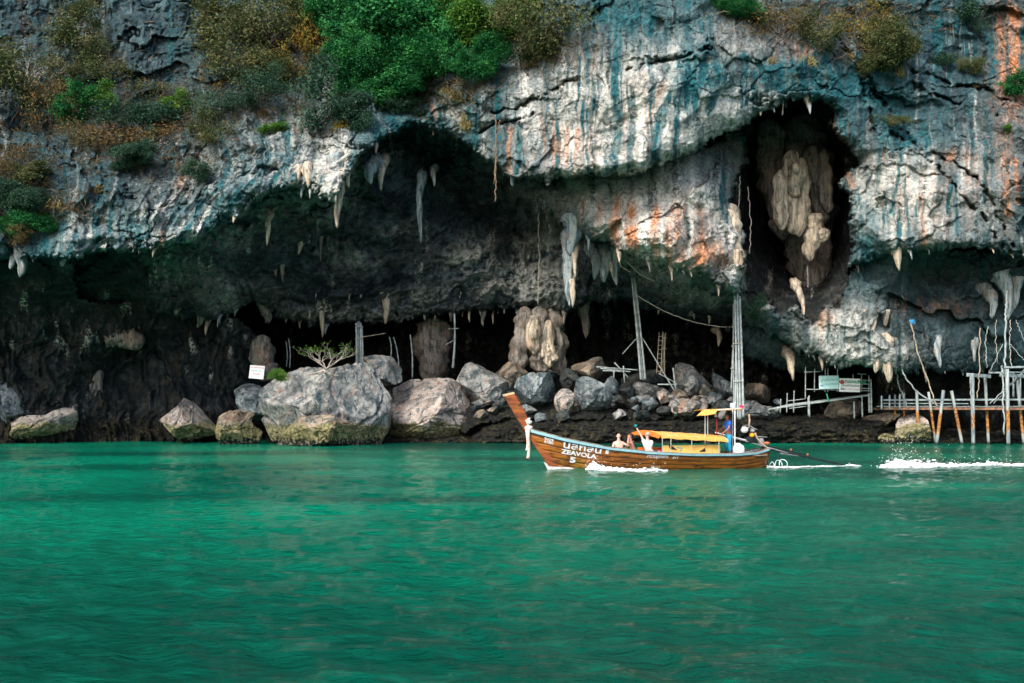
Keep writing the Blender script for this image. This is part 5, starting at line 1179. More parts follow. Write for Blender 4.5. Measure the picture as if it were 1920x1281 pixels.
# ---- jetty -------------------------------------------------------------
def pile_material():
    t = NT("pile_paint"); z = t.sep(t.pos())[2]; n = t.noise(t.scale(t.pos(), (4, 4, .8)), 1.0, 5)
    zz = t.math('ADD', z, t.math('MULTIPLY', t.math('SUBTRACT', n, .5), 2.2))
    c = t.mix(t.ramp(n, .35, .6), (.13, .17, .18), (.32, .36, .355))
    rust = t.math('MULTIPLY', t.ramp(zz, .6, 1.1), t.ramp(zz, 2.35, 2.15))
    c = t.mix(rust, c, t.mix(t.ramp(t.noise(t.pos(), 7, 4), .4, .6), (.16, .06, .02), (.42, .20, .05)))
    c = t.mix(t.ramp(z, .25, .05), c, (.03, .04, .035))
    t.set(Base_Color=c, Roughness=.7); return t.m
PILE = pile_material()
RUSTY = simple("rusty_steel", (.24, .13, .08), .85, .6, 4)
YJ = 62.6
def jetty():
    base = P(1790, 764, YJ)
    e = empty("jetty", base, "weathered timber jetty on rust streaked concrete piles under the cliff", "jetty")
    def pile(x0, y0, x1, y1, r, Y):
        a = P(x1, y1 + 12, Y); b = P(x0, y0, Y)
        return link("pile", rod_mesh("pile", (0, 0, 0), b - a, r * .50, r * .50, 12, False, int(x0)), PILE, e, a - base)
    for (x0, y0, x1, y1, r, Y) in [(1695, 737, 1695, 770, .14, 65), (1719, 733, 1721, 795, .19, 64.2), (1741, 735, 1754, 818, .16, 64), (1769, 732, 1756, 822, .20, 62.8), (1784, 733, 1806, 830, .19, 63.2), (1823, 700, 1825, 833, .23, 62.2),
                             (1847, 705, 1854, 831, .18, 63.6), (1888, 692, 1891, 835, .23, 61.6), (1906, 703, 1921, 832, .19, 63.0), (1952, 695, 1956, 836, .22, 61.4), (1985, 700, 1990, 834, .2, 62.8), (1678, 740, 1678, 768, .12, 65.2)]:
        pile(x0, y0, x1, y1, r, Y)
    # deck: planks side by side, pointing out to the right
    a0 = P(1655, 764, 65.0); a1 = P(2050, 764, 61.4); n = 56
    for k in range(n):
        t = k / n; p = a0.lerp(a1, t); o = link("deck_plank", box_mesh("deck_plank", (a1 - a0).length / n - .015, 1.9, .05, .006) if k == 0 else plank_me, None if k else WHITEWOOD, e, p - base + Vector((0, .9, .06 + .012 * math.sin(k * 7.3))))
        o.rotation_euler = (0, 0, math.atan2(a1.y - a0.y, a1.x - a0.x) + .01 * math.sin(k * 3.1))
        if k == 0: plank_me = o.data
    beam("edge_beam", a0 + Vector((0, -.1, -.08)), a1 + Vector((0, -.1, -.08)), .09, .16, RUSTY, e, base)
    beam("edge_beam", a0 + Vector((0, 1.8, -.1)), a1 + Vector((0, 1.8, -.1)), .09, .16, RUSTY, e, base)
    up = Vector((0, 0, .48))
    beam("rail_board", a0 + up + Vector((0, -.06, 0)), a1 + up + Vector((0, -.06, .02)), .05, .11, WHITEWOOD, e, base)
    beam("rail_board", a0 + up * 0.55 + Vector((0, -.02, 0)), a0.lerp(a1, .42) + up * .5 + Vector((0, -.02, 0)), .05, .06, WHITEWOOD, e, base)
    beam("header_beam", P(1814, 703, 62.1), P(1856, 706, 63.4), .16, .22, WHITEWOOD, e, base)
    beam("header_beam", P(1876, 703, 61.7), P(1922, 706, 62.8), .16, .22, WHITEWOOD, e, base)
    beam("header_beam", P(1882, 689, 61.8), P(1990, 687, 61.6), .1, .12, WHITEWOOD, e, base)
    beam("header_beam", P(1855, 699, 62.6), P(1990, 697, 61.4), .08, .1, WHITEWOOD, e, base)
    for (x, y0, y1) in ((1687, 768, 739), (1668, 768, 741), (1653, 768, 742), (1900, 745, 700), (1913, 760, 702)): pole("rail_post", P(x, y0, 64.2), P(x, y1, 64.2), .06, WHITEWOOD, e, seed=x)
jetty()
for k, (pts, r, Y, m, lab) in enumerate([
        ([(1757, 764), (1741, 715), (1722, 665), (1714, 630), (1706, 600)], .055, 62.6, BAMBOO_TAN, "long bowed pole with a small blue flag rising from the jetty"),
        ([(1760, 762), (1720, 735), (1700, 712), (1685, 682), (1672, 660)], .06, 62.9, BAMBOO, "bent grey pole leaning from the cliff down to the jetty"),
        ([(1832, 748), (1836, 700), (1838, 615)], .045, 62.6, BAMBOO_TAN, "straight tan pole standing just right of the first tall pile"),
        ([(1883, 815), (1880, 700), (1878, 686)], .07, 61.5, BAMBOO, "slender pole lashed to the front of the tallest pile"),
        ([(1884, 700), (1885, 600), (1888, 545)], .08, 61.9, BAMBOO, "tallest bamboo mast rising above the jetty at the right"),
        ([(1854, 700), (1880, 645)], .03, 62.0, BAMBOO, "thin brace slanting up right to the tallest mast"),
        ([(1893, 645), (1920, 675), (1940, 690)], .03, 62.0, BAMBOO, "thin brace slanting down right from the tallest mast"),
        ([(1905, 600), (1925, 650)], .03, 62.0, BAMBOO, "thin stay at the right edge above the jetty"),
        ([(1856, 757), (1900, 715), (1925, 690)], .05, 62.8, BAMBOO, "lower of two slanting poles leaning on the jetty rail"),
        ([(1863, 757), (1905, 712), (1928, 690)], .05, 62.9, BAMBOO, "upper of two slanting poles leaning on the jetty rail"),
        ([(1825, 808), (1818, 700)], .04, 61.9, BAMBOO, "thin pole tied along the first tall pile"),
        ([(1702, 764), (1684, 720), (1681, 690)], .05, 64.5, BAMBOO, "dark crooked pole leaning at the landward end of the jetty"),
        ([(1665, 672), (1684, 664), (1692, 660)], .025, 62.6, BAMBOO, "short stick on the cliff above the bent grey pole"),
        ([(1850, 690), (1848, 640), (1853, 612)], .035, 63.0, BAMBOO, "knotted hanging line left of the tallest mast"),
        ([(1870, 680), (1866, 620), (1868, 600)], .03, 62.7, ROPE, "tangled rope hanging beside the knotted line"),
        ([(1896, 690), (1893, 640), (1895, 600)], .035, 62.2, ROPE, "tan rope hanging right of the tallest mast")]):
    vine(pts, r * .75, lab, 800 + k, Y, m, "hanging_rope" if "rope" in lab or "line" in lab else "bamboo_pole", "rope" if "rope" in lab or "line" in lab else "pole", "poles and ropes at the jetty")
def flag(c, w, h, mat, label, seed):
    u = np.linspace(0, 1, 9); v = np.linspace(0, 1, 6); U, V = np.meshgrid(u, v)
    p = np.stack([U * w, .06 * np.sin(U * 7 + V * 2) * U, -V * h - .1 * U * U * h], -1).reshape(-1, 3)
    f = grid_faces(6, 9); n = len(p); q = p + np.array((0, .012, 0))
    me = np_mesh("flag", np.concatenate([p, q]), np.concatenate([f, f[:, ::-1] + n]))
    return tag(link("flag", me, mat, None, c), label, "flag")
flag(P(1706, 599, 62.55), .36, .24, simple("blue_cloth", (.03, .22, .45), .8), "small blue flag at the tip of the bowed pole", 1)
# ================================================================== longtail boat
SX, SY = 10.17, 39.8                     # stern on the water; the bow points left and a little towards us
_b = Vector((1.473 - SX, 38.2 - SY, 0)); LK = _b.length; _d = _b.normalized(); _n = Vector((-_d.y, _d.x, 0))
BROT = math.atan2(_d.y, _d.x)
def BL(px, py, yl=0.0):
    """Boat coordinates (along from the stern, across towards us, up) seen at a pixel when lying yl off the centre line."""
    k = (px - 960) / F
    s = (k * (SY + yl * _n.y) - SX - yl * _n.x) / (_d.x - k * _d.y)
    Y = SY + s * _d.y + yl * _n.y
    return Vector((s, yl, EYE - (py - HORIZON) / F * Y))
def broot(name, label, cat, s=0.0, y=0.0, z=0.0, group=None):
    p = Vector((SX, SY, 0)) + _d * s + _n * y
    return empty(name, (p.x, p.y, z), label, cat, group, (0, 0, BROT))

SHEER = [BL(px, py, yl) for px, py, yl in ((982, 800, .05), (1000, 806, .18), (1030, 814, .34), (1060, 822, .48), (1140, 838, .72), (1220, 847, .85), (1300, 851, .88), (1380, 851, .80), (1420, 848, .62), (1442, 841, .45))]
SHEER.sort(key=lambda p: p.x)
sh_s = np.array([p.x for p in SHEER]); sh_z = np.array([p.z for p in SHEER]); sh_b = np.array([p.y for p in SHEER])
LS = sh_s[-1]; S0 = sh_s[0]
def hull_pt(u, t, side=1, out=0.0):
    """u 0 stern .. 1 bow, t 0 keel .. 1 rail."""
    s = S0 + u * ((LK - S0) + (LS - LK) * t)
    sref = S0 + u * (LS - S0)
    zs = np.interp(sref, sh_s, sh_z); b = np.interp(sref, sh_s, sh_b)
    zk = -0.28 + 0.30 * sstep(0.75, 1.0, u) + 0.15 * sstep(0.15, 0, u)
    fl = 0.55 + 0.6 * sstep(.5, 1, u)
    y = b * np.clip(t, 0, 1) ** fl
    return np.stack(np.broadcast_arrays(s, side * (y + out), zk + (zs - zk) * t), -1)
def hull_y(s, z):
    t = 0.8
    for _ in range(12):
        u = (s - S0) / ((LK - S0) + (LS - LK) * t)
        p = hull_pt(np.float64(u), np.float64(t)); z0 = hull_pt(np.float64(u), np.float64(0.0))[2]; z1 = hull_pt(np.float64(u), np.float64(1.0))[2]
        t = float(np.clip((z - z0) / (z1 - z0), 0.01, 1.2))
    return float(hull_pt(np.float64((s - S0) / ((LK - S0) + (LS - LK) * t)), np.float64(t))[1])

def wood_material(name, lo, hi, dk, gloss=.35, stretch=(0.7, 6, 9)):
    t = NT(name); p = t.scale(t.obj(), stretch)
    n = t.noise(p, 1.0, 7, .62, .6); n2 = t.noise(t.obj(), 1.1, 4, .6); n3 = t.noise(t.scale(t.obj(), (1.5, 3, 4)), 1.5, 4, .6)
    c = t.mix(t.ramp(n, .32, .62), lo, hi)
    c = t.mix(t.math('MULTIPLY', t.ramp(n3, .50, .68), .85), c, dk)
    c = t.mix(t.math('MULTIPLY', t.ramp(n2, .55, .7), .55), c, (.20, .15, .02))
    t.set(Base_Color=c, Roughness=gloss, Normal=t.bump(n, .4, .012)); return t.m
HULLW = wood_material("varnished_planks", (.14, .042, .008), (.37, .122, .014), (.030, .011, .006))
STEMW = wood_material("varnished_red_wood", (.15, .035, .010), (.33, .085, .018), (.03, .008, .006), .3)
INNERW = wood_material("worn_inner_wood", (.13, .09, .07), (.32, .25, .20), (.06, .04, .03), .7)
BLUE = simple("pale_blue_paint", (.38, .66, .76), .5, .15, 5); NAVY = simple("dark_blue_paint", (.01, .02, .05), .5)
WHITEP = simple("white_paint", (.78, .78, .80), .45, .15, 6); METAL = simple("galvanised_tube", (.62, .62, .62), .35, .2, 6, .6)
def canvas_material(name, col, tr=.35):
    t = NT(name); n = t.noise(t.obj(), 5, 4); c = t.mix(t.ramp(n, .3, .7), tuple(x * .85 for x in col), col)
    t.set(Base_Color=c, Roughness=.75, Normal=t.bump(t.noise(t.obj(), 3, 3), .5, .03))
    b = t.node("ShaderNodeBsdfTranslucent"); t.l.new(c, b.inputs[0]); m = t.node("ShaderNodeMixShader"); m.inputs[0].default_value = tr
    t.l.new(t.b.outputs[0], m.inputs[1]); t.l.new(b.outputs[0], m.inputs[2]); t.l.new(m.outputs[0], t.out.inputs[0]); return t.m
CANVAS = canvas_material("yellow_canvas", (.90, .56, .14)); ORANGE = canvas_material("orange_canvas", (.82, .20, .02)); CUSHION = simple("yellow_cushion", (.80, .50, .13), .7, .15, 5)
BLACK = simple("black_rubber", (.012, .014, .018), .5)

boat = broot("longtail_boat", "varnished wooden longtail boat with tall prow and yellow canopy speeding to the left", "boat")
uu = np.linspace(0, 1, 70)
def shell(side):
    t = np.linspace(0, 1, 14); U, T = np.meshgrid(uu, t)
    return hull_pt(U, T, side, -0.03).reshape(-1, 3), grid_faces(14, 70)
va, fa = shell(1); vb, fb = shell(-1)
link("hull", np_mesh("hull", np.concatenate([va, vb]), np.concatenate([fa, fb[:, ::-1] + len(va)])), INNERW, boat)
NS = 6
for side in (1, -1):
    for k in range(NS):
        t0, t1 = k / NS + .003, (k + 1) / NS - .012
        tt = np.linspace(t0, t1, 5); U, T = np.meshgrid(uu, tt)
        lap = 0.016 * (1 - (T - t0) / (t1 - t0))            # clinker lap: lower edge stands proud
        o = hull_pt(U, T, side, 0.004 + lap).reshape(-1, 3); i = hull_pt(U, T, side, -0.028).reshape(-1, 3)
        f = grid_faces(5, 70); n = len(o); idx = np.arange(n).reshape(5, 70)
        rim = np.concatenate([idx[0], idx[1:, -1], idx[-1, -2::-1], idx[-2:0:-1, 0]]); r2 = np.roll(rim, -1)
        link("hull_plank", np_mesh("hull_plank", np.concatenate([o, i]), np.concatenate([f, f[:, ::-1] + n, np.stack([rim, rim + n, r2 + n, r2], -1)])), HULLW, boat)
    # rail: a pale blue band, a dark line under it and a worn cap on top
    for nm, t0, t1, o0, mt in (("rail_band", .905, .985, .05, BLUE), ("rubbing_strake", .872, .905, .035, NAVY), ("gunwale", .985, 1.02, .03, INNERW)):
        zz = []; 
        for (t, out) in ((t0, -.03), (t0, o0), (t1, o0), (t1, -.09 if nm == "gunwale" else -.03)):
            zz.append(hull_pt(uu, np.full(70, t), side, out))
        v = np.stack(zz, 1).reshape(-1, 3); i = np.arange(70 * 4).reshape(70, 4); j = np.roll(i, -1, 1)
        link(nm, np_mesh(nm, v, np.stack([i[:-1], i[1:], j[1:], j[:-1]], -1).reshape(-1, 4), False), mt, boat)
# stern board
p = hull_pt(np.zeros(8), np.linspace(0.02, 1.0, 8), 1); q = p * np.array((1, -1, 1))
link("transom", np_mesh("transom", np.concatenate([p, q, p - np.array((.05, 0, 0)), q - np.array((.05, 0, 0))]), np.concatenate([grid_faces(2, 8), grid_faces(2, 8) + 16])), INNERW, boat)
def side_prism(name, pts, half, mat, parent=boat, yc=0.0, bev=.012):
    bm = bmesh.new(); n = len(pts)
    a = [bm.verts.new((p.x, yc + half, p.z)) for p in pts]; b = [bm.verts.new((p.x, yc - half, p.z)) for p in pts]
    bm.faces.new(a); bm.faces.new(b[::-1])
    for k in range(n): bm.faces.new((a[k], b[k], b[(k + 1) % n], a[(k + 1) % n]))
    bmesh.ops.recalc_face_normals(bm, faces=bm.faces[:])
    if bev: bmesh.ops.bevel(bm, geom=list(bm.edges), offset=bev, segments=2, affect='EDGES')
    me = bpy.data.meshes.new(name); bm.to_mesh(me); bm.free()
    return link(name, me, mat, parent)
side_prism("stem_post", [BL(*p) for p in ((944, 741), (953, 757), (966, 780), (982, 806), (1004, 840), (1028, 874), (1046, 874), (1022, 838), (1000, 806), (986, 778), (974, 754), (963, 737))], .075, STEMW)
side_prism("stem_cap", [BL(*p) for p in ((942, 740), (944, 744), (965, 739), (963, 735))], .085, simple("pale_end_grain", (.55, .40, .24), .7), bev=.006)
side_prism("keel_shoe", [BL(*p) for p in ((1019, 866), (1031, 888), (1070, 888), (1115, 884), (1115, 878), (1036, 875))], .05, simple("white_bottom_paint", (.62, .56, .54), .7, .35, 4), bev=.008)
# floor, thwarts, stern deck
def slab(name, s0, s1, y0, y1, z, th, mat, parent=boat):
    o = link(name, box_mesh(name, abs(s1 - s0), abs(y1 - y0), th, .01), mat, parent, ((s0 + s1) / 2, (y0 + y1) / 2, z)); return o
fu = np.linspace(.04, .93, 40); c = hull_pt(fu, np.full(40, .52), 1, -.04)
v = np.concatenate([c, c * np.array((1, -1, 1))]); link("floor", np_mesh("floor", v, grid_faces(2, 40)), INNERW, boat)
fu = np.linspace(.80, .965, 20); c = hull_pt(fu, np.full(20, .93), 1, -.03)
link("fore_deck", np_mesh("fore_deck", np.concatenate([c, c * np.array((1, -1, 1))]), grid_faces(2, 20)), INNERW, boat)
sA, sB = BL(1245, 840).x, BL(1350, 840).x
for px in (1200, 1255, 1290, 1325):
    s_ = BL(px, 840).x; hw = hull_y(s_, .42) - .10; slab("thwart", s_ - .17, s_ + .17, -hw, hw, .42, .05, CUSHION)
s4 = BL(1352, 840).x; slab("stern_deck", .25, s4, -.62, .62, .53, .05, INNERW)
# seat backs along the far side, with black triangles on them
slab("side_screen", BL(1350, 840, .5).x, BL(1243, 840, .5).x, .48, .52, .72, .46, CUSHION)
slab("front_screen", BL(1240, 840, -.62).x, BL(1196, 840, -.62).x, -.66, -.62, .70, .26, ORANGE)
for tri in (((1253, 831), (1256, 842), (1270, 844)), ((1311, 847), (1322, 840), (1323, 847))):
    side_prism("dark_triangle", [BL(x, y, .535) for x, y in tri], .008, BLACK, boat, .535, 0)
for a_, b_ in (((1269, 839), (1279, 840)), ((1279, 840), (1274, 846))):
    pa, pb = BL(*a_, .53), BL(*b_, .53); pole("painted_mark", pa, pb, .022, INK_TEAL, None).parent = boat
# main canopy
cF, cR = BL(1206, 815, 0).x, BL(1350, 820, 0).x
cN, cK = BL(1240, 815, .82).x, BL(1181, 815, -.82).x      # the front edge runs askew: the far side reaches further forward
def canopy_z(s): return np.interp(s, (cR, cF), (1.16, 1.36))
def canopy():
    ss = np.linspace(cR, cF, 24); w = np.linspace(-1, 1, 13); Sg, W = np.meshgrid(ss, w)
    Sg = cR + (Sg - cR) * ((cK + (cN - cK) * (W + 1) / 2) - cR) / (cF - cR)
    z = canopy_z(Sg) + .17 * (1 - W ** 2) - .018 * np.abs(np.sin(Sg * 5.2)) * (1 - W ** 2)
    v = np.stack([Sg, W * .82, z], -1)
    dn = v.copy(); dn[..., 2] -= .012
    f = grid_faces(13, 24); n = 13 * 24
    return np_mesh("canopy", np.concatenate([v.reshape(-1, 3), dn.reshape(-1, 3)]), np.concatenate([f, f[:, ::-1] + n]))
link("canopy", canopy(), CANVAS, boat)
for side in (1, -1):
    ss = np.linspace(cR, cN if side > 0 else cK, 24); v0 = np.stack([ss, np.full(24, side * .825), canopy_z(ss) + .01], -1); v1 = v0 + np.stack([0 * ss, 0 * ss + side * .01, -.10 + .015 * np.sin(ss * 9)], -1)
    v2 = v1 - np.array((0, side * .012, 0)); v3 = v0 - np.array((0, side * .012, 0)); g = np.concatenate([grid_faces(2, 24), grid_faces(2, 24) + 48, ])
    link("valance", np_mesh("valance", np.concatenate([v0, v1, v2, v3]), g), CANVAS, boat)
w = np.linspace(-1, 1, 13)
fr = np.stack([cK + (cN - cK) * (w + 1) / 2 + .02, w * .82, canopy_z(cK + (cN - cK) * (w + 1) / 2) + .17 * (1 - w ** 2)], -1); fr2 = fr.copy(); fr2[:, 2] -= .10 + .08 * (1 - w ** 2); fr2[:, 0] += .10
link("front_flap", np_mesh("front_flap", np.concatenate([fr, fr2, fr2 - np.array((.015, 0, 0)), fr - np.array((.015, 0, 0))]), np.concatenate([grid_faces(2, 13), grid_faces(2, 13) + 26])), ORANGE, boat)
for px in (1242, 1258, 1297, 1348):
    for side in (1, -1):
        s = BL(px, 840, side * .78).x; yb = side * .74
        pole("canopy_post", (s, yb, float(np.interp(s, sh_s, sh_z)) - .15), (s, side * .80, float(canopy_z(s))), .018, METAL, None).parent = boat
    s = BL(px, 840, 0).x; path = np.stack([np.full(13, s), w * .80, canopy_z(s) + .155 * (1 - w ** 2)], -1)
    link("roof_hoop", tube_mesh("roof_hoop", path, np.full(13, .016), 6, 0), METAL, boat)
# steersman's awning
ax0, ax1 = BL(1380, 767).x, BL(1312, 772).x; axm = BL(1343, 770).x
def sheet(name, rows, mat, th=.012):
    v = np.array(rows, np.float32); nr, nc = v.shape[:2]; f = grid_faces(nr, nc); d = v.copy(); d[..., 2] -= th; n = nr * nc
    return link(name, np_mesh(name, np.concatenate([v.reshape(-1, 3), d.reshape(-1, 3)]), np.concatenate([f, f[:, ::-1] + n]), False), mat, boat)
zt = BL(1345, 767).z
ss = np.linspace(ax0, ax1, 10)
sheet("awning", [[(s, y, zt - .02 + .05 * (1 - (y / .7) ** 2) - .05 * (s - ax0) / (ax1 - ax0)) for s in ss] for y in np.linspace(-.7, .7, 7)], CANVAS)
ss = np.linspace(axm, ax1, 8)
fa, fb, fc, fd = BL(1316, 770.5, .70), BL(1346, 767.8, .70), BL(1306, 780, .98), BL(1341, 776.5, .98)
sheet("awning_flap", [[tuple(fa.lerp(fb, u).lerp(fc.lerp(fd, u), q) + Vector((0, 0, .015 * math.sin(u * 9)))) for u in np.linspace(0, 1, 8)] for q in np.linspace(0, 1, 5)], CANVAS)
for (px, yt, yb, side, m, r) in ((1322, 778, 836, .62, METAL, .022), (1327, 777, 836, -.62, METAL, .022), (1378, 766, 850, .66, WHITEP, .022), (1374, 768, 846, -.62, WHITEP, .020)):
    a_, b_ = BL(px, yb, side), BL(px, yt, side); pole("awning_post", (a_.x, side, a_.z), (b_.x, side, b_.z), r, m, None).parent = boat
pole("awning_bar", BL(1345, 769, .66), BL(1397, 765, .66), .018, WHITEP, None).parent = boat
pole("red_stanchion", BL(1344, 816, .3), BL(1344, 786, .3), .022, simple("red_paint", (.42, .03, .03), .5), None).parent = boat
pole("awning_post", BL(1346, 786, .3), BL(1346, 771, .3), .03, BLACK, None, "black upper part of the red stanchion").parent = boat
# lettering painted on the planks
def hull_text(txt, px, py, wpx, hpx, slope, bold=.01, shear=0.0):
    me = letters(txt, 1.0, WHITEP, "lettering", bold, shear)
    n = len(me.vertices); co = np.empty(n * 3, np.float32); me.vertices.foreach_get("co", co); co = co.reshape(n, 3)
    lo, hi = co.min(0), co.max(0); c = BL(px, py, .7); m = 1 / F * 38.2
    x = (co[:, 0] - (lo[0] + hi[0]) / 2) / (hi[0] - lo[0]) * wpx * m; y = (co[:, 1] - (lo[1] + hi[1]) / 2) / (hi[1] - lo[1]) * hpx * m
    s = c.x - x; z = c.z + y - slope * x
    yy = np.array([hull_y(a, b) for a, b in zip(s, z)]) + .030
    # the text reads from bow to stern, its face towards us
    me.vertices.foreach_set("co", np.stack([s, yy, z], -1).astype(np.float32).ravel()); me.update()
    return link("lettering", me, None, boat)
hull_text("นลักลิน", 1095, 838.8, 70, 15, .165, .022)
hull_text("1", 1139.5, 847, 6, 9, .165, .0)
hull_text("ZEAVOLA", 1090, 852.3, 66, 9, .165, .04)
hull_text("5", 1080, 864, 11, 11, .12, .05)
hull_text("6254", 1034, 823.5, 16, 6, .26, .03)
hull_text("61001", 1034, 830, 16, 6, .24, .03)
hull_text("จำนวนผู้โดยสาร", 1232, 856, 42, 10, .05, .012, .3)
hull_text("6+1", 1265, 858, 11, 5, .04, .03, .2)

# ---- things on the boat ----------------------------------------------
def solid(name, verts_r, mat, parent, loc, seed=0, lump=.2, sub=5):
    v, f = ICO[sub]; o = v * np.array(verts_r) * (1 + lump * fbm3(v * 1.7 + seed, 3, seed))[:, None]
    return link(name, np_mesh(name, o, f), mat, parent, loc)
PETAL_W, PETAL_P = simple("white_petals", (.82, .80, .76), .7, .25, 25), simple("pink_cloth", (.80, .50, .42), .7, .3, 7)
def garland():
    c = BL(990, 797); e = broot("prow_garland", "white flower garland and pale pink sash tied round the prow", "garland", c.x, 0, c.z)
    r = random.Random(2); V = []; Fc = []; v, f = ICO[3]; n = 0
    for k in range(38):
        d = Vector((r.gauss(0, 1), r.gauss(0, 1), r.gauss(0, 1))).normalized() * r.uniform(.05, .12); q = d + Vector((-.02, .08, .15))
        V.append(v * r.uniform(.025, .045) + np.array(q)); Fc.append(f + n); n += len(v)
    link("flower_bunch", np_mesh("flower_bunch", np.concatenate(V), np.concatenate(Fc)), PETAL_W, e)
    solid("green_leaf_tuft", (.05, .05, .04), LEAF['lively'], e, (-.03, .12, .06), 4)
    solid("sash_knot", (.15, .16, .11), PETAL_W, e, (-.01, .02, -.10), 3, .5)
    for k, (x0, y0, x1, y1, r_, m) in enumerate([(-.03, .12, .03, .10, .065, PETAL_P), (.05, .12, .06, .11, .05, PETAL_W), (.10, .10, .02, .09, .035, simple("orange_ribbon", (.75, .22, .06), .7))]):
        L = (1.15, .85, .45)[k]; t = np.linspace(0, 1, 16)
        path = np.stack([x0 + (x1 - x0) * t + .03 * np.sin(t * 6 + k), y0 + .03 * np.cos(t * 5), -.12 - L * t], -1)
        link("sash_end", tube_mesh("sash_end", path, r_ * (1 - .15 * np.sin(t * 9)), 8, .3, k, .5, 3), m, e)
garland()
def drum():
    c = BL(1385, 850, .2); e = broot("white_drum", "white plastic drum on the stern deck behind the steersman", "drum", c.x, .2, .56)
    z = np.array([0, .02, .10, .20, .30, .36, .39, .40]); r_ = np.array([.19, .225, .235, .235, .215, .17, .11, .02])
    link("body", tube_mesh("body", np.stack([0 * z, 0 * z, z], -1), r_, 24, 0), WHITEP, e)
    zl = np.array([.385, .39, .44, .445]); link("cap", tube_mesh("cap", np.stack([0 * zl + .03, 0 * zl, zl], -1), np.array([.10, .105, .105, .09]), 18, 0), WHITEP, e)
drum()
def bag():
    c = BL(1236, 840, .1); e = broot("red_bag", "red bag beside the man in the white shirt", "bag", c.x, .1, .45)
    solid("body", (.12, .14, .17), simple("red_nylon", (.60, .02, .03), .6, .3, 10), e, (0, 0, .17), 8, .3)
    a = np.linspace(0, np.pi, 12); link("strap", tube_mesh("strap", np.stack([.08 * np.cos(a), .1 + 0 * a, .28 + .1 * np.sin(a)], -1), np.full(12, .012), 5, 0), BLACK, e)
bag()
def coil():
    c = BL(1452, 867, .1); e = broot("white_rope_loops", "white rope loops hanging at the stern above the wash", "rope", c.x, .1, c.z)
    for k, (dx, r_, tl) in enumerate(((.10, .09, 20), (-.16, .15, -15), (-.36, .17, 10))):
        a = np.linspace(-.3, np.pi + .5, 20); link("loop", tube_mesh("loop", np.stack([dx + r_ * np.cos(a), .05 * np.sin(a * 2 + k), -.08 + r_ * 1.1 * np.sin(a)], -1), np.full(20, .013), 6, .4, k), WHITEP, e)
coil()
def engine():
    c = BL(1424, 838); e = broot("longtail_engine", "exposed engine with a long propeller shaft pivoted on the stern", "boat engine", c.x, 0, c.z)
    o = Vector((c.x, 0, c.z))
    def L(px, py, y=0.0): return BL(px, py, y) - o
    st = simple("dark_steel", (.03, .035, .04), .45, .4, 5, .6); rustm = simple("rusty_engine", (.30, .12, .06), .8, .5, 8); gre = simple("worn_grey_metal", (.30, .30, .30), .5, .4, 8, .4)
    def pp(n, a_, b_, r_, m): return pole(n, a_, b_, r_, m, None).__setattr__("parent", e)
    pp("tiller", L(1341, 811), L(1412, 829), .028, WHITEP)
    pp("frame_rail", L(1372, 820, .12), L(1478, 850, .08), .03, gre); pp("frame_rail", L(1372, 820, -.12), L(1478, 850, -.08), .03, gre)
    pp("propeller_shaft", L(1428, 838), L(1594, 875), .045, st)
    pp("shaft_stay", L(1440, 836), L(1512, 853), .022, st); pp("fin", L(1462, 850), L(1512, 856), .035, gre)
    for x, y in ((1483, 844), (1514, 853)): solid("collar", (.05, .06, .06), rustm, e, L(x, y), 4, .1, 3)
    pp("propeller", L(1592, 868), L(1596, 881), .03, gre)
    for (x, y, sx, sy, sz, m, nm) in ((1407, 824, .25, .20, .17, st, "engine_block"), (1412, 816, .16, .17, .14, rustm, "cylinder_head"), (1426, 828, .15, .15, .16, gre, "gearbox")):
        b = link(nm, box_mesh(nm, sx * 1.5, sy * 1.6, sz * 1.6, .05), m, e, L(x, y)); b.rotation_euler = (0, R(14), 0)
    solid("fuel_tank", (.15, .13, .13), WHITEP, e, L(1396, 806, .12), 2, .08); solid("air_filter", (.10, .10, .09), gre, e, L(1411, 808, .1), 3, .15); solid("oil_filter", (.095, .09, .085), simple("yellow_paint", (.75, .36, .01), .4), e, L(1410, 816.5, .2), 3, .05)
    q = np.array([list(L(*p)) for p in ((1404, 803), (1404.5, 797), (1405.5, 788), (1404.5, 777))]); t = np.linspace(0, 1, 14)
    link("exhaust_pipe", tube_mesh("exhaust_pipe", np.stack([np.interp(t, np.linspace(0, 1, 4), q[:, k]) for k in range(3)], -1), np.full(14, .035), 8, .05), simple("sooty_pipe", (.55, .38, .26), .6, .3, 5), e)
    q = np.array([list(L(*p, .14)) for p in ((1390, 804), (1394, 798), (1404, 797), (1411, 802), (1420, 806))]); link("hose", tube_mesh("hose", np.stack([np.interp(t, np.linspace(0, 1, 5), q[:, k]) for k in range(3)], -1), np.full(14, .022), 6, 0), gre, e)
    pp("cross_bar", L(1393, 800, -.1), L(1420, 806, .1), .02, gre); pp("foot_bar", L(1421, 819), L(1439, 820), .018, gre)
    q = np.array([list(L(*p, .12)) for p in ((1415, 812), (1420, 822), (1428, 832), (1436, 838), (1444, 843))]); link("wiring", tube_mesh("wiring", np.stack([np.interp(t, np.linspace(0, 1, 5), q[:, k]) for k in range(3)], -1), np.full(14, .035), 7, .8, 5, 0, 9), simple("tan_wrap", (.42, .33, .26), .9, .4, 15), e)
    solid("rag", (.12, .06, .05), simple("orange_rag", (.55, .16, .06), .9, .3, 15), e, L(1438, 831, .12), 5, .6)
engine()
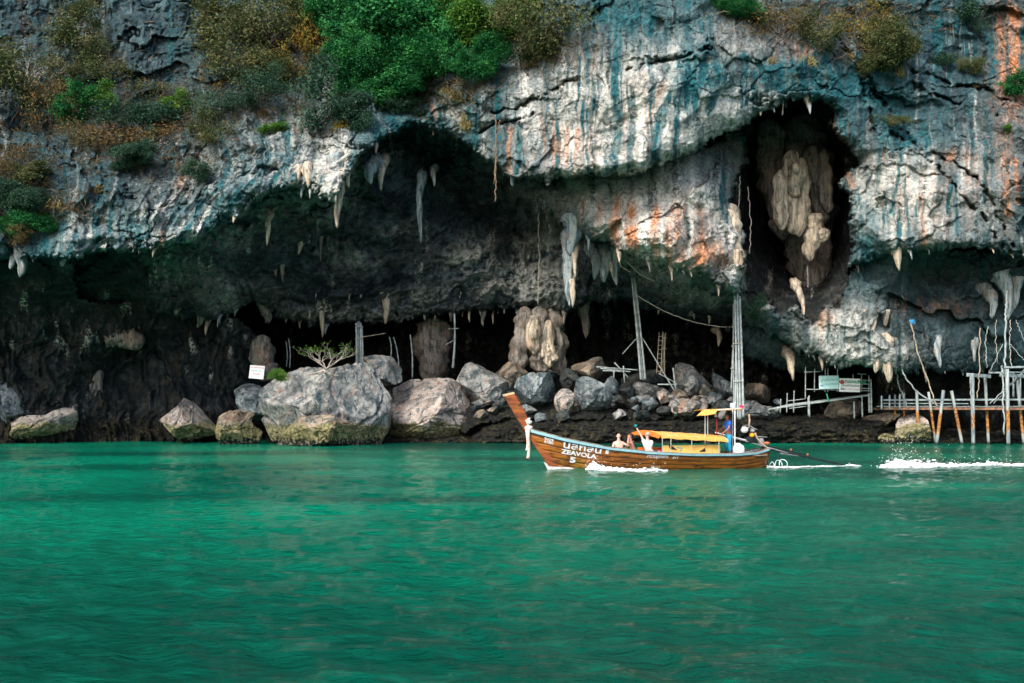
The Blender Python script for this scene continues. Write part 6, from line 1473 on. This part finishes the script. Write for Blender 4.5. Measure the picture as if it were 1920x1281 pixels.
def little_flag(px, py, label, col, s):
    c = BL(px, py, .66); e = broot("pennant", label, "flag", c.x, .66, c.z - .1)
    pole("stick", (0, 0, -.04), (0, 0, .25), .012, WHITEP, e).location = (0, 0, 0)
    u, v_ = np.meshgrid(np.linspace(0, 1, 7), np.linspace(0, 1, 5)); p = np.stack([u * s, .05 * np.sin(u * 6), .25 - v_ * s * .8], -1).reshape(-1, 3)
    f = grid_faces(5, 7); link("cloth", np_mesh("cloth", np.concatenate([p, p + np.array((0, .01, 0))]), np.concatenate([f, f[:, ::-1] + 35])), simple("pennant_cloth", col, .8), e)
little_flag(1379, 763, "small white flag on the rear post of the steersman's awning", (.75, .75, .82), .22)
little_flag(1394, 767, "small red flag at the rear end of the awning bar", (.62, .03, .08), .16)
# ================================================================== people in the boat
def skin_mesh(name, chains, levels=1):
    """One continuous surface grown round chains of (point, radius); the first point of a later chain may be (chain, index)."""
    V = []; E = []; RR = []; ids = []
    for ch in chains:
        cur = []
        for item in ch:
            if isinstance(item, tuple) and len(item) == 2 and isinstance(item[0], int):
                cur.append(ids[item[0]][item[1]]); continue
            p, r = item; V.append(Vector(p)); RR.append(r if isinstance(r, tuple) else (r, r)); cur.append(len(V) - 1)
        E += list(zip(cur[:-1], cur[1:])); ids.append(cur)
    me = bpy.data.meshes.new(name); me.from_pydata([v[:] for v in V], E, [])
    o = bpy.data.objects.new(name, me); COL.objects.link(o)
    md = o.modifiers.new("skin", 'SKIN'); md.use_smooth_shade = True
    for k, sv in enumerate(me.skin_vertices[0].data):
        sv.radius = RR[k]; sv.use_root = (k == 0)
    sb = o.modifiers.new("sub", 'SUBSURF'); sb.levels = levels; sb.render_levels = levels
    dg = bpy.context.evaluated_depsgraph_get(); dg.update()
    out = bpy.data.meshes.new_from_object(o.evaluated_get(dg)); bpy.data.objects.remove(o); bpy.data.meshes.remove(me)
    out.name = name; out.shade_smooth(); return out
def skin_tone(name, c):
    t = NT(name); n = t.noise(t.obj(), 9, 4); t.set(Base_Color=t.mix(t.ramp(n, .3, .7), tuple(x * .85 for x in c), c), Roughness=.5)
    t.b.inputs["Subsurface Weight"].default_value = .1; t.b.inputs["Subsurface Radius"].default_value = (.02, .01, .006); return t.m
DARK_SKIN, PALE_SKIN, TAN_SKIN = skin_tone("brown_skin", (.30, .13, .07)), skin_tone("pale_skin", (.66, .40, .32)), skin_tone("tanned_skin", (.52, .26, .18))
def V3(*a): return Vector(a)
def fingers(chains, wrist, d, side, curl):
    """Hand: palm, four unequal bent fingers and a thumb, grown on the wrist. d: hand direction, side: towards the thumb, curl: bending direction."""
    d = d.normalized(); side = side.normalized(); curl = curl.normalized()
    palm = wrist + d * .075; k = len(chains)
    for i, (off, L) in enumerate(((.030, .068), (.010, .078), (-.011, .072), (-.031, .056))):
        b = wrist + d * .07 + side * off
        chains.append([(b, .0085), (b + d * L * .45 + curl * .010, .0080), (b + d * L * .62 + curl * .034, .007), (b + d * L * .55 + curl * .052, .006)])
    b = wrist + d * .025 + side * .025
    chains.append([(b, .013), (b + side * .035 + d * .02 + curl * .01, .011), (b + side * .045 + d * .045 + curl * .03, .009)])
def head(chains, neck_chain, c, face, size=1.0):
    """Head grown from the neck: c centre of the skull, face the direction it looks."""
    f = Vector(face).normalized()
    return [(c - V3(0, 0, .10) * size + f * .012, .058 * size), (c - V3(0, 0, .035) * size + f * .012, (.072 * size, .088 * size)), (c + V3(0, 0, .04) * size - f * .004, (.078 * size, .094 * size)), (c + V3(0, 0, .10) * size - f * .012, (.052 * size, .062 * size))]
def face_bits(e, c, face, size, hairmat, skin, hair=True, long=False):
    f = Vector(face).normalized(); r = f.cross(V3(0, 0, 1)).normalized()
    dark = BLACK
    nose = solid("nose", (.014 * size, .014 * size, .022 * size), skin, e, c + f * .098 * size - V3(0, 0, .012), 1, 0, 3)
    for s in (1, -1):
        solid("eye", (.011 * size, .011 * size, .007 * size), dark, e, c + f * .083 * size + r * s * .032 * size + V3(0, 0, .022 * size), 1, 0, 3)
        solid("ear", (.016 * size, .016 * size, .030 * size), skin, e, c + r * s * .082 * size - f * .012, 1, .1, 3)
    solid("mouth", (.020 * size, .020 * size, .005 * size), simple("lips", (.30, .09, .07), .5), e, c + f * .077 * size - V3(0, 0, .052 * size), 1, 0, 3)
    if hair:
        v, fc = ICO[5]; keep = ~((v @ np.array(f) > .35) & (v[:, 2] < .35)) & (v[:, 2] > -.25 if not long else v[:, 2] > -.9)
        o = v * np.array((.094, .094, .100)) * size * (1 + .10 * fbm3(v * 3, 3, 9))[:, None]
        m = keep[fc].all(1); link("hair", np_mesh("hair", o, fc[m]), hairmat, e, c - f * .014 * size + V3(0, 0, .032 * size))
HAIR = simple("black_hair", (.012, .010, .010), .6); HAIR_GREY = simple("cropped_hair", (.42, .32, .26), .8)

def steersman():
    c = BL(1366, 849, .1); e = broot("person", "person in a blue t-shirt and bright blue trousers standing at the tiller, facing left", "person", c.x, .1, .56)
    hip = V3(0, 0, .82); ch = []
    chest = V3(.02, 0, 1.22); neck = V3(.03, 0, 1.35); hc = V3(.06, 0, 1.50)
    ch.append([(hip, (.15, .11)), (V3(0, 0, 1.0), (.14, .10)), (chest, (.17, .11)), (neck, .055)] + head(None, None, hc, (1, 0, 0)))
    for s in (1, -1):
        ch.append([(0, 0), (V3(.01, s * .10, .74), .085), (V3(.03, s * .11, .42), .06), (V3(-.02, s * .11, .10), .042), (V3(.0, s * .11, .035), .04), (V3(.15, s * .12, .025), .03)])
    hands = []
    for s, hnd in ((1, BL(1349, 817, .3) - Vector((c.x, 0, .56))), (-1, V3(.34, -.12, .92))):
        sh = V3(.02, s * .19, 1.27); el = V3(.10, s * .26, 1.02); w = Vector((hnd.x - .03, hnd.y - .1 if s == 1 else hnd.y, hnd.z + .02)) if s == 1 else hnd
        if (w - el).length > .3: w = el + (w - el).normalized() * .28
        ch.append([(0, 2), (sh, .062), (el, .043), (w, .030), (w + (w - el).normalized() * .07, (.042, .022))]); hands.append((w, (w - el).normalized(), s))
    for w, d, s in hands: fingers(ch, w, d, V3(0, 0, 1), V3(0, -s, -.4))
    link("body", skin_mesh("body", ch), DARK_SKIN, e)
    sh = [[(V3(0, 0, .80), (.175, .135)), (V3(0, 0, 1.0), (.165, .125)), (V3(.02, 0, 1.22), (.19, .13)), (V3(.03, 0, 1.325), (.085, .075))]]
    for s in (1, -1): sh.append([(0, 2), (V3(.02, s * .19, 1.275), .085), (V3(.065, s * .245, 1.12), .078)])
    link("shirt", skin_mesh("shirt", sh), simple("royal_blue_cloth", (.015, .13, .60), .8, .35, 6), e)
    tr = [[(V3(0, 0, .86), (.165, .125)), (V3(0, 0, .76), (.165, .13))]]
    for s in (1, -1): tr.append([(0, 1), (V3(.01, s * .10, .66), .105), (V3(.03, s * .11, .40), .085), (V3(-.01, s * .11, .09), .075)])
    link("trousers", skin_mesh("trousers", tr), simple("sky_blue_cloth", (.02, .36, .62), .8, .3, 6), e)
    for s in (1, -1): solid("shoe", (.13, .05, .035), BLACK, e, (.05, s * .115, .04), 3, .1, 3)
    face_bits(e, hc, (1, 0, 0), 1.0, HAIR, DARK_SKIN)
    for s in (1, -1): solid("sunglasses", (.012, .03, .018), BLACK, e, hc + V3(.088, s * .034, .022), 1, 0, 3)
steersman()

def sitter(px, py_head, yl, label, skin, face, hair, arms, shirt=None, size=1.0, hairlong=False, bald=False, straps=None, lean=V3(0, 0, 0), legs=(-1, 0, 0)):
    """Seated figure; py_head is the row of the head's centre."""
    c = BL(px, py_head, yl); base = c.z - .74 * size
    e = broot("person", label, "person", c.x, yl, base)
    f = Vector(face).normalized(); r = f.cross(V3(0, 0, 1)).normalized()
    hip = V3(0, 0, .08) - lean; chest = V3(0, 0, .42) - lean * .3; hc = V3(0, 0, .74)
    g = Vector(legs).normalized(); q = g.cross(V3(0, 0, 1)).normalized()
    ch = [[(hip, (.16, .13)), (V3(0, 0, .25) - lean * .6, (.14, .11)), (chest, (.175, .115)), (V3(0, 0, .575) + f * .01, .055)] + head(None, None, hc, f)]
    for s in (1, -1):
        ch.append([(0, 0), (hip + q * s * .11 + g * .14, .085), (hip + q * s * .13 + g * .44, .065), (hip + q * s * .13 + g * .50 - V3(0, 0, .30), .05), (hip + q * s * .13 + g * .60 - V3(0, 0, .33), .035)])
    hands = []
    for s, el, w in arms:
        ch.append([(0, 2), (chest + r * s * .19 + V3(0, 0, .05), .06), (el, .043), (w, .029), (w + (w - el).normalized() * .07, (.042, .022))]); hands.append((w, (w - el).normalized(), s))
    for w, d, s in hands: fingers(ch, w, d, (V3(0, 0, 1) if abs(d.z) < .7 else f), (f if abs(d.z) > .7 else V3(0, 0, -1)))
    link("body", skin_mesh("body", ch), skin, e)
    if shirt is not None:
        sc = [[(hip + V3(0, 0, -.02), (.19, .155)), (V3(0, 0, .25) - lean * .6, (.175, .14)), (chest, (.205, .14)), (V3(0, 0, .535), (.09, .08))]]
        for s, el, w in arms:
            a = chest + r * s * .19 + V3(0, 0, .05); sc.append([(0, 2), (a, .085), (a.lerp(el, .6), .075)])
        link("shirt", skin_mesh("shirt", sc), shirt, e)
    lg = [[(hip + V3(0, 0, .06), (.17, .14)), (hip - V3(0, 0, .02), (.175, .15))]]
    for s in (1, -1): lg.append([(0, 1), (hip + q * s * .11 + g * .14, .105), (hip + q * s * .13 + g * .36, .09)])
    link("shorts", skin_mesh("shorts", lg), simple("dark_shorts", (.03, .04, .06), .8), e)
    if straps:
        for s in (1, -1):
            t = np.linspace(0, 1, 12); pa = chest + r * s * .10 + V3(0, 0, .14)
            path = np.array([list(chest + r * (s * (.11 - .05 * k)) - f * (.06 + .07 * math.sin(math.pi * k)) + V3(0, 0, .13 - .28 * k)) for k in t]); link("strap", tube_mesh("strap", path, np.full(12, .014), 5, 0), BLACK, e)
        link("swim_top", skin_mesh("swim_top", [[(chest - V3(0, 0, .10), (.178, .125)), (chest - V3(0, 0, .04), (.18, .125))]]), BLACK, e)
    face_bits(e, hc, f, 1.0, hair, skin, not bald, hairlong)
    return e, c, base
A = V3(0, 1, 0)
sitter(1160, 818, .05, "shirtless pale person with a shaved head in the bow, arm stretched to the right", PALE_SKIN, (.1, .9, 0), HAIR_GREY, [(-1, V3(-.26, .12, .40), V3(-.50, .12, .52)), (1, V3(.26, .08, .24), V3(.14, .26, .12))], None, bald=True)
sitter(1183, 819, .25, "dark haired person in a black swimsuit beside the shirtless one, hand raised to the head", TAN_SKIN, (.85, -.35, 0), HAIR, [(-1, V3(.22, .30, .52), V3(.15, .17, .72)), (1, V3(.20, -.30, .25), V3(.40, -.2, .15))], None, hairlong=True, straps=True, lean=V3(.10, 0, 0))
e3, c3, b3 = sitter(1214, 816, .5, "person in a white t-shirt seen from behind, raising a teal cup high", PALE_SKIN, (.35, -.9, 0), HAIR_GREY, [(-1, V3(.25, .04, .70), V3(.40, .0, .96)), (1, V3(-.24, -.16, .24), V3(-.12, -.34, .16))], simple("white_cotton", (.82, .82, .84), .8, .1, 6), lean=V3(.04, 0, 0))
def cup():
    p = Vector((c3.x + .455, c3.y - .03, b3 + 1.09)); e = broot("cup", "teal cup held up in the raised hand", "cup", p.x, p.y, p.z)
    z = np.array([-.05, -.048, .0, .06, .065, .06, -.03]); r_ = np.array([.01, .042, .048, .055, .052, .049, .03])
    link("body", tube_mesh("body", np.stack([0 * z, 0 * z, z], -1), r_, 16, 0), simple("teal_plastic", (.0, .22, .20), .35), e)
    a = np.linspace(-1.4, 1.4, 10); link("handle", tube_mesh("handle", np.stack([.045 + .035 * np.cos(a), 0 * a, .035 * np.sin(a)], -1), np.full(10, .008), 6, 0), simple("teal_plastic", (.0, .22, .20), .35), e)
cup()

# ================================================================== foam and spray
FOAM = NT("sea_foam"); FOAM.set(Base_Color=(.86, .88, .88), Roughness=.8); FOAM = FOAM.m
def foam(name, label, path, n, width, height, size, seed, drops=0, dropspread=(1, 1, 1)):
    """Froth heaped along a path of (x, y, amount): many small merged bubbles, with drops thrown up."""
    r = np.random.RandomState(seed); P_ = np.array(path, np.float32); v0, f0 = ICO[2]
    t0 = np.linspace(0, 1, len(P_)); V = []; Fc = []; k = 0
    tt = r.rand(n * 3); am = np.interp(tt, t0, P_[:, 2]); tt = tt[r.rand(len(tt)) < am / P_[:, 2].max()][:n]
    for t in tt:
        a_ = np.interp(t, t0, P_[:, 2]); x = np.interp(t, t0, P_[:, 0]) + r.normal(0, .05); y = np.interp(t, t0, P_[:, 1]) + r.normal(0, width * (.4 + .6 * a_))
        z = float(wave_h(np.float32(x), np.float32(y))) + abs(r.normal(0, height * a_)) - .01
        s = size * r.uniform(.35, 1.15) * (.5 + .5 * a_)
        V.append(v0 * np.array((s * 1.9, s * 1.3, s * .55)) + np.array((x, y, z))); Fc.append(f0 + k); k += len(v0)
    for _ in range(drops):
        t = r.rand(); a_ = np.interp(t, t0, P_[:, 2])
        if r.rand() > a_: continue
        x = np.interp(t, t0, P_[:, 0]) + r.normal(0, .12); y = np.interp(t, t0, P_[:, 1]) + r.normal(0, width * dropspread[1]); z = abs(r.normal(0, height * 2.6 * a_ * dropspread[2]))
        s = r.uniform(.004, .015); V.append(v0 * s + np.array((x, y, z))); Fc.append(f0 + k); k += len(v0)
    o = link(name, np_mesh(name, np.concatenate(V), np.concatenate(Fc)), FOAM); return tag(o, label, None, kind="stuff")
def W(px, py, yl=0): 
    p = BL(px, py, yl); q = Vector((SX, SY, 0)) + _d * p.x + _n * p.y; return q.x, q.y
bw = [(*W(1100, 880, .35), .15), (*W(1110, 880, .6), 1.0), (*W(1122, 880, .8), .75), (*W(1140, 880, .95), .45), (*W(1180, 880, 1.05), .40), (*W(1220, 880, 1.1), .5), (*W(1250, 880, 1.15), .15)]
foam("bow_wave_foam", "white bow wave curling off the hull", bw, 900, .09, .12, .042, 1, 320, (1, 1.2, 1.4))
sw = [(*W(1440, 870, .2), .8), (*W(1470, 872, .1), .6), (*W(1500, 872, 0), .4), (*W(1560, 873, 0), .35), (*W(1596, 875, 0), .6), (*W(1612, 875, 0), .15)]
foam("stern_wash_foam", "thin white wash behind the stern", sw, 520, .08, .03, .045, 2, 40)
sp = [(P(1650, 879, 39.6).x, 39.6, .1), (P(1672, 879, 39.6).x, 39.6, .8), (P(1692, 879, 39.7).x, 39.7, 1.0), (P(1720, 879, 39.8).x, 39.8, .7), (P(1780, 879, 40.2).x, 40.2, .45), (P(1860, 879, 40.7).x, 40.7, .4), (P(1920, 879, 41).x, 41.0, .3), (P(1990, 879, 41.5).x, 41.5, .2)]
foam("wake_splash_foam", "white splash and foam trail left by the propeller", sp, 2000, .17, .12, .055, 3, 800, (1, 2.2, 1.9))
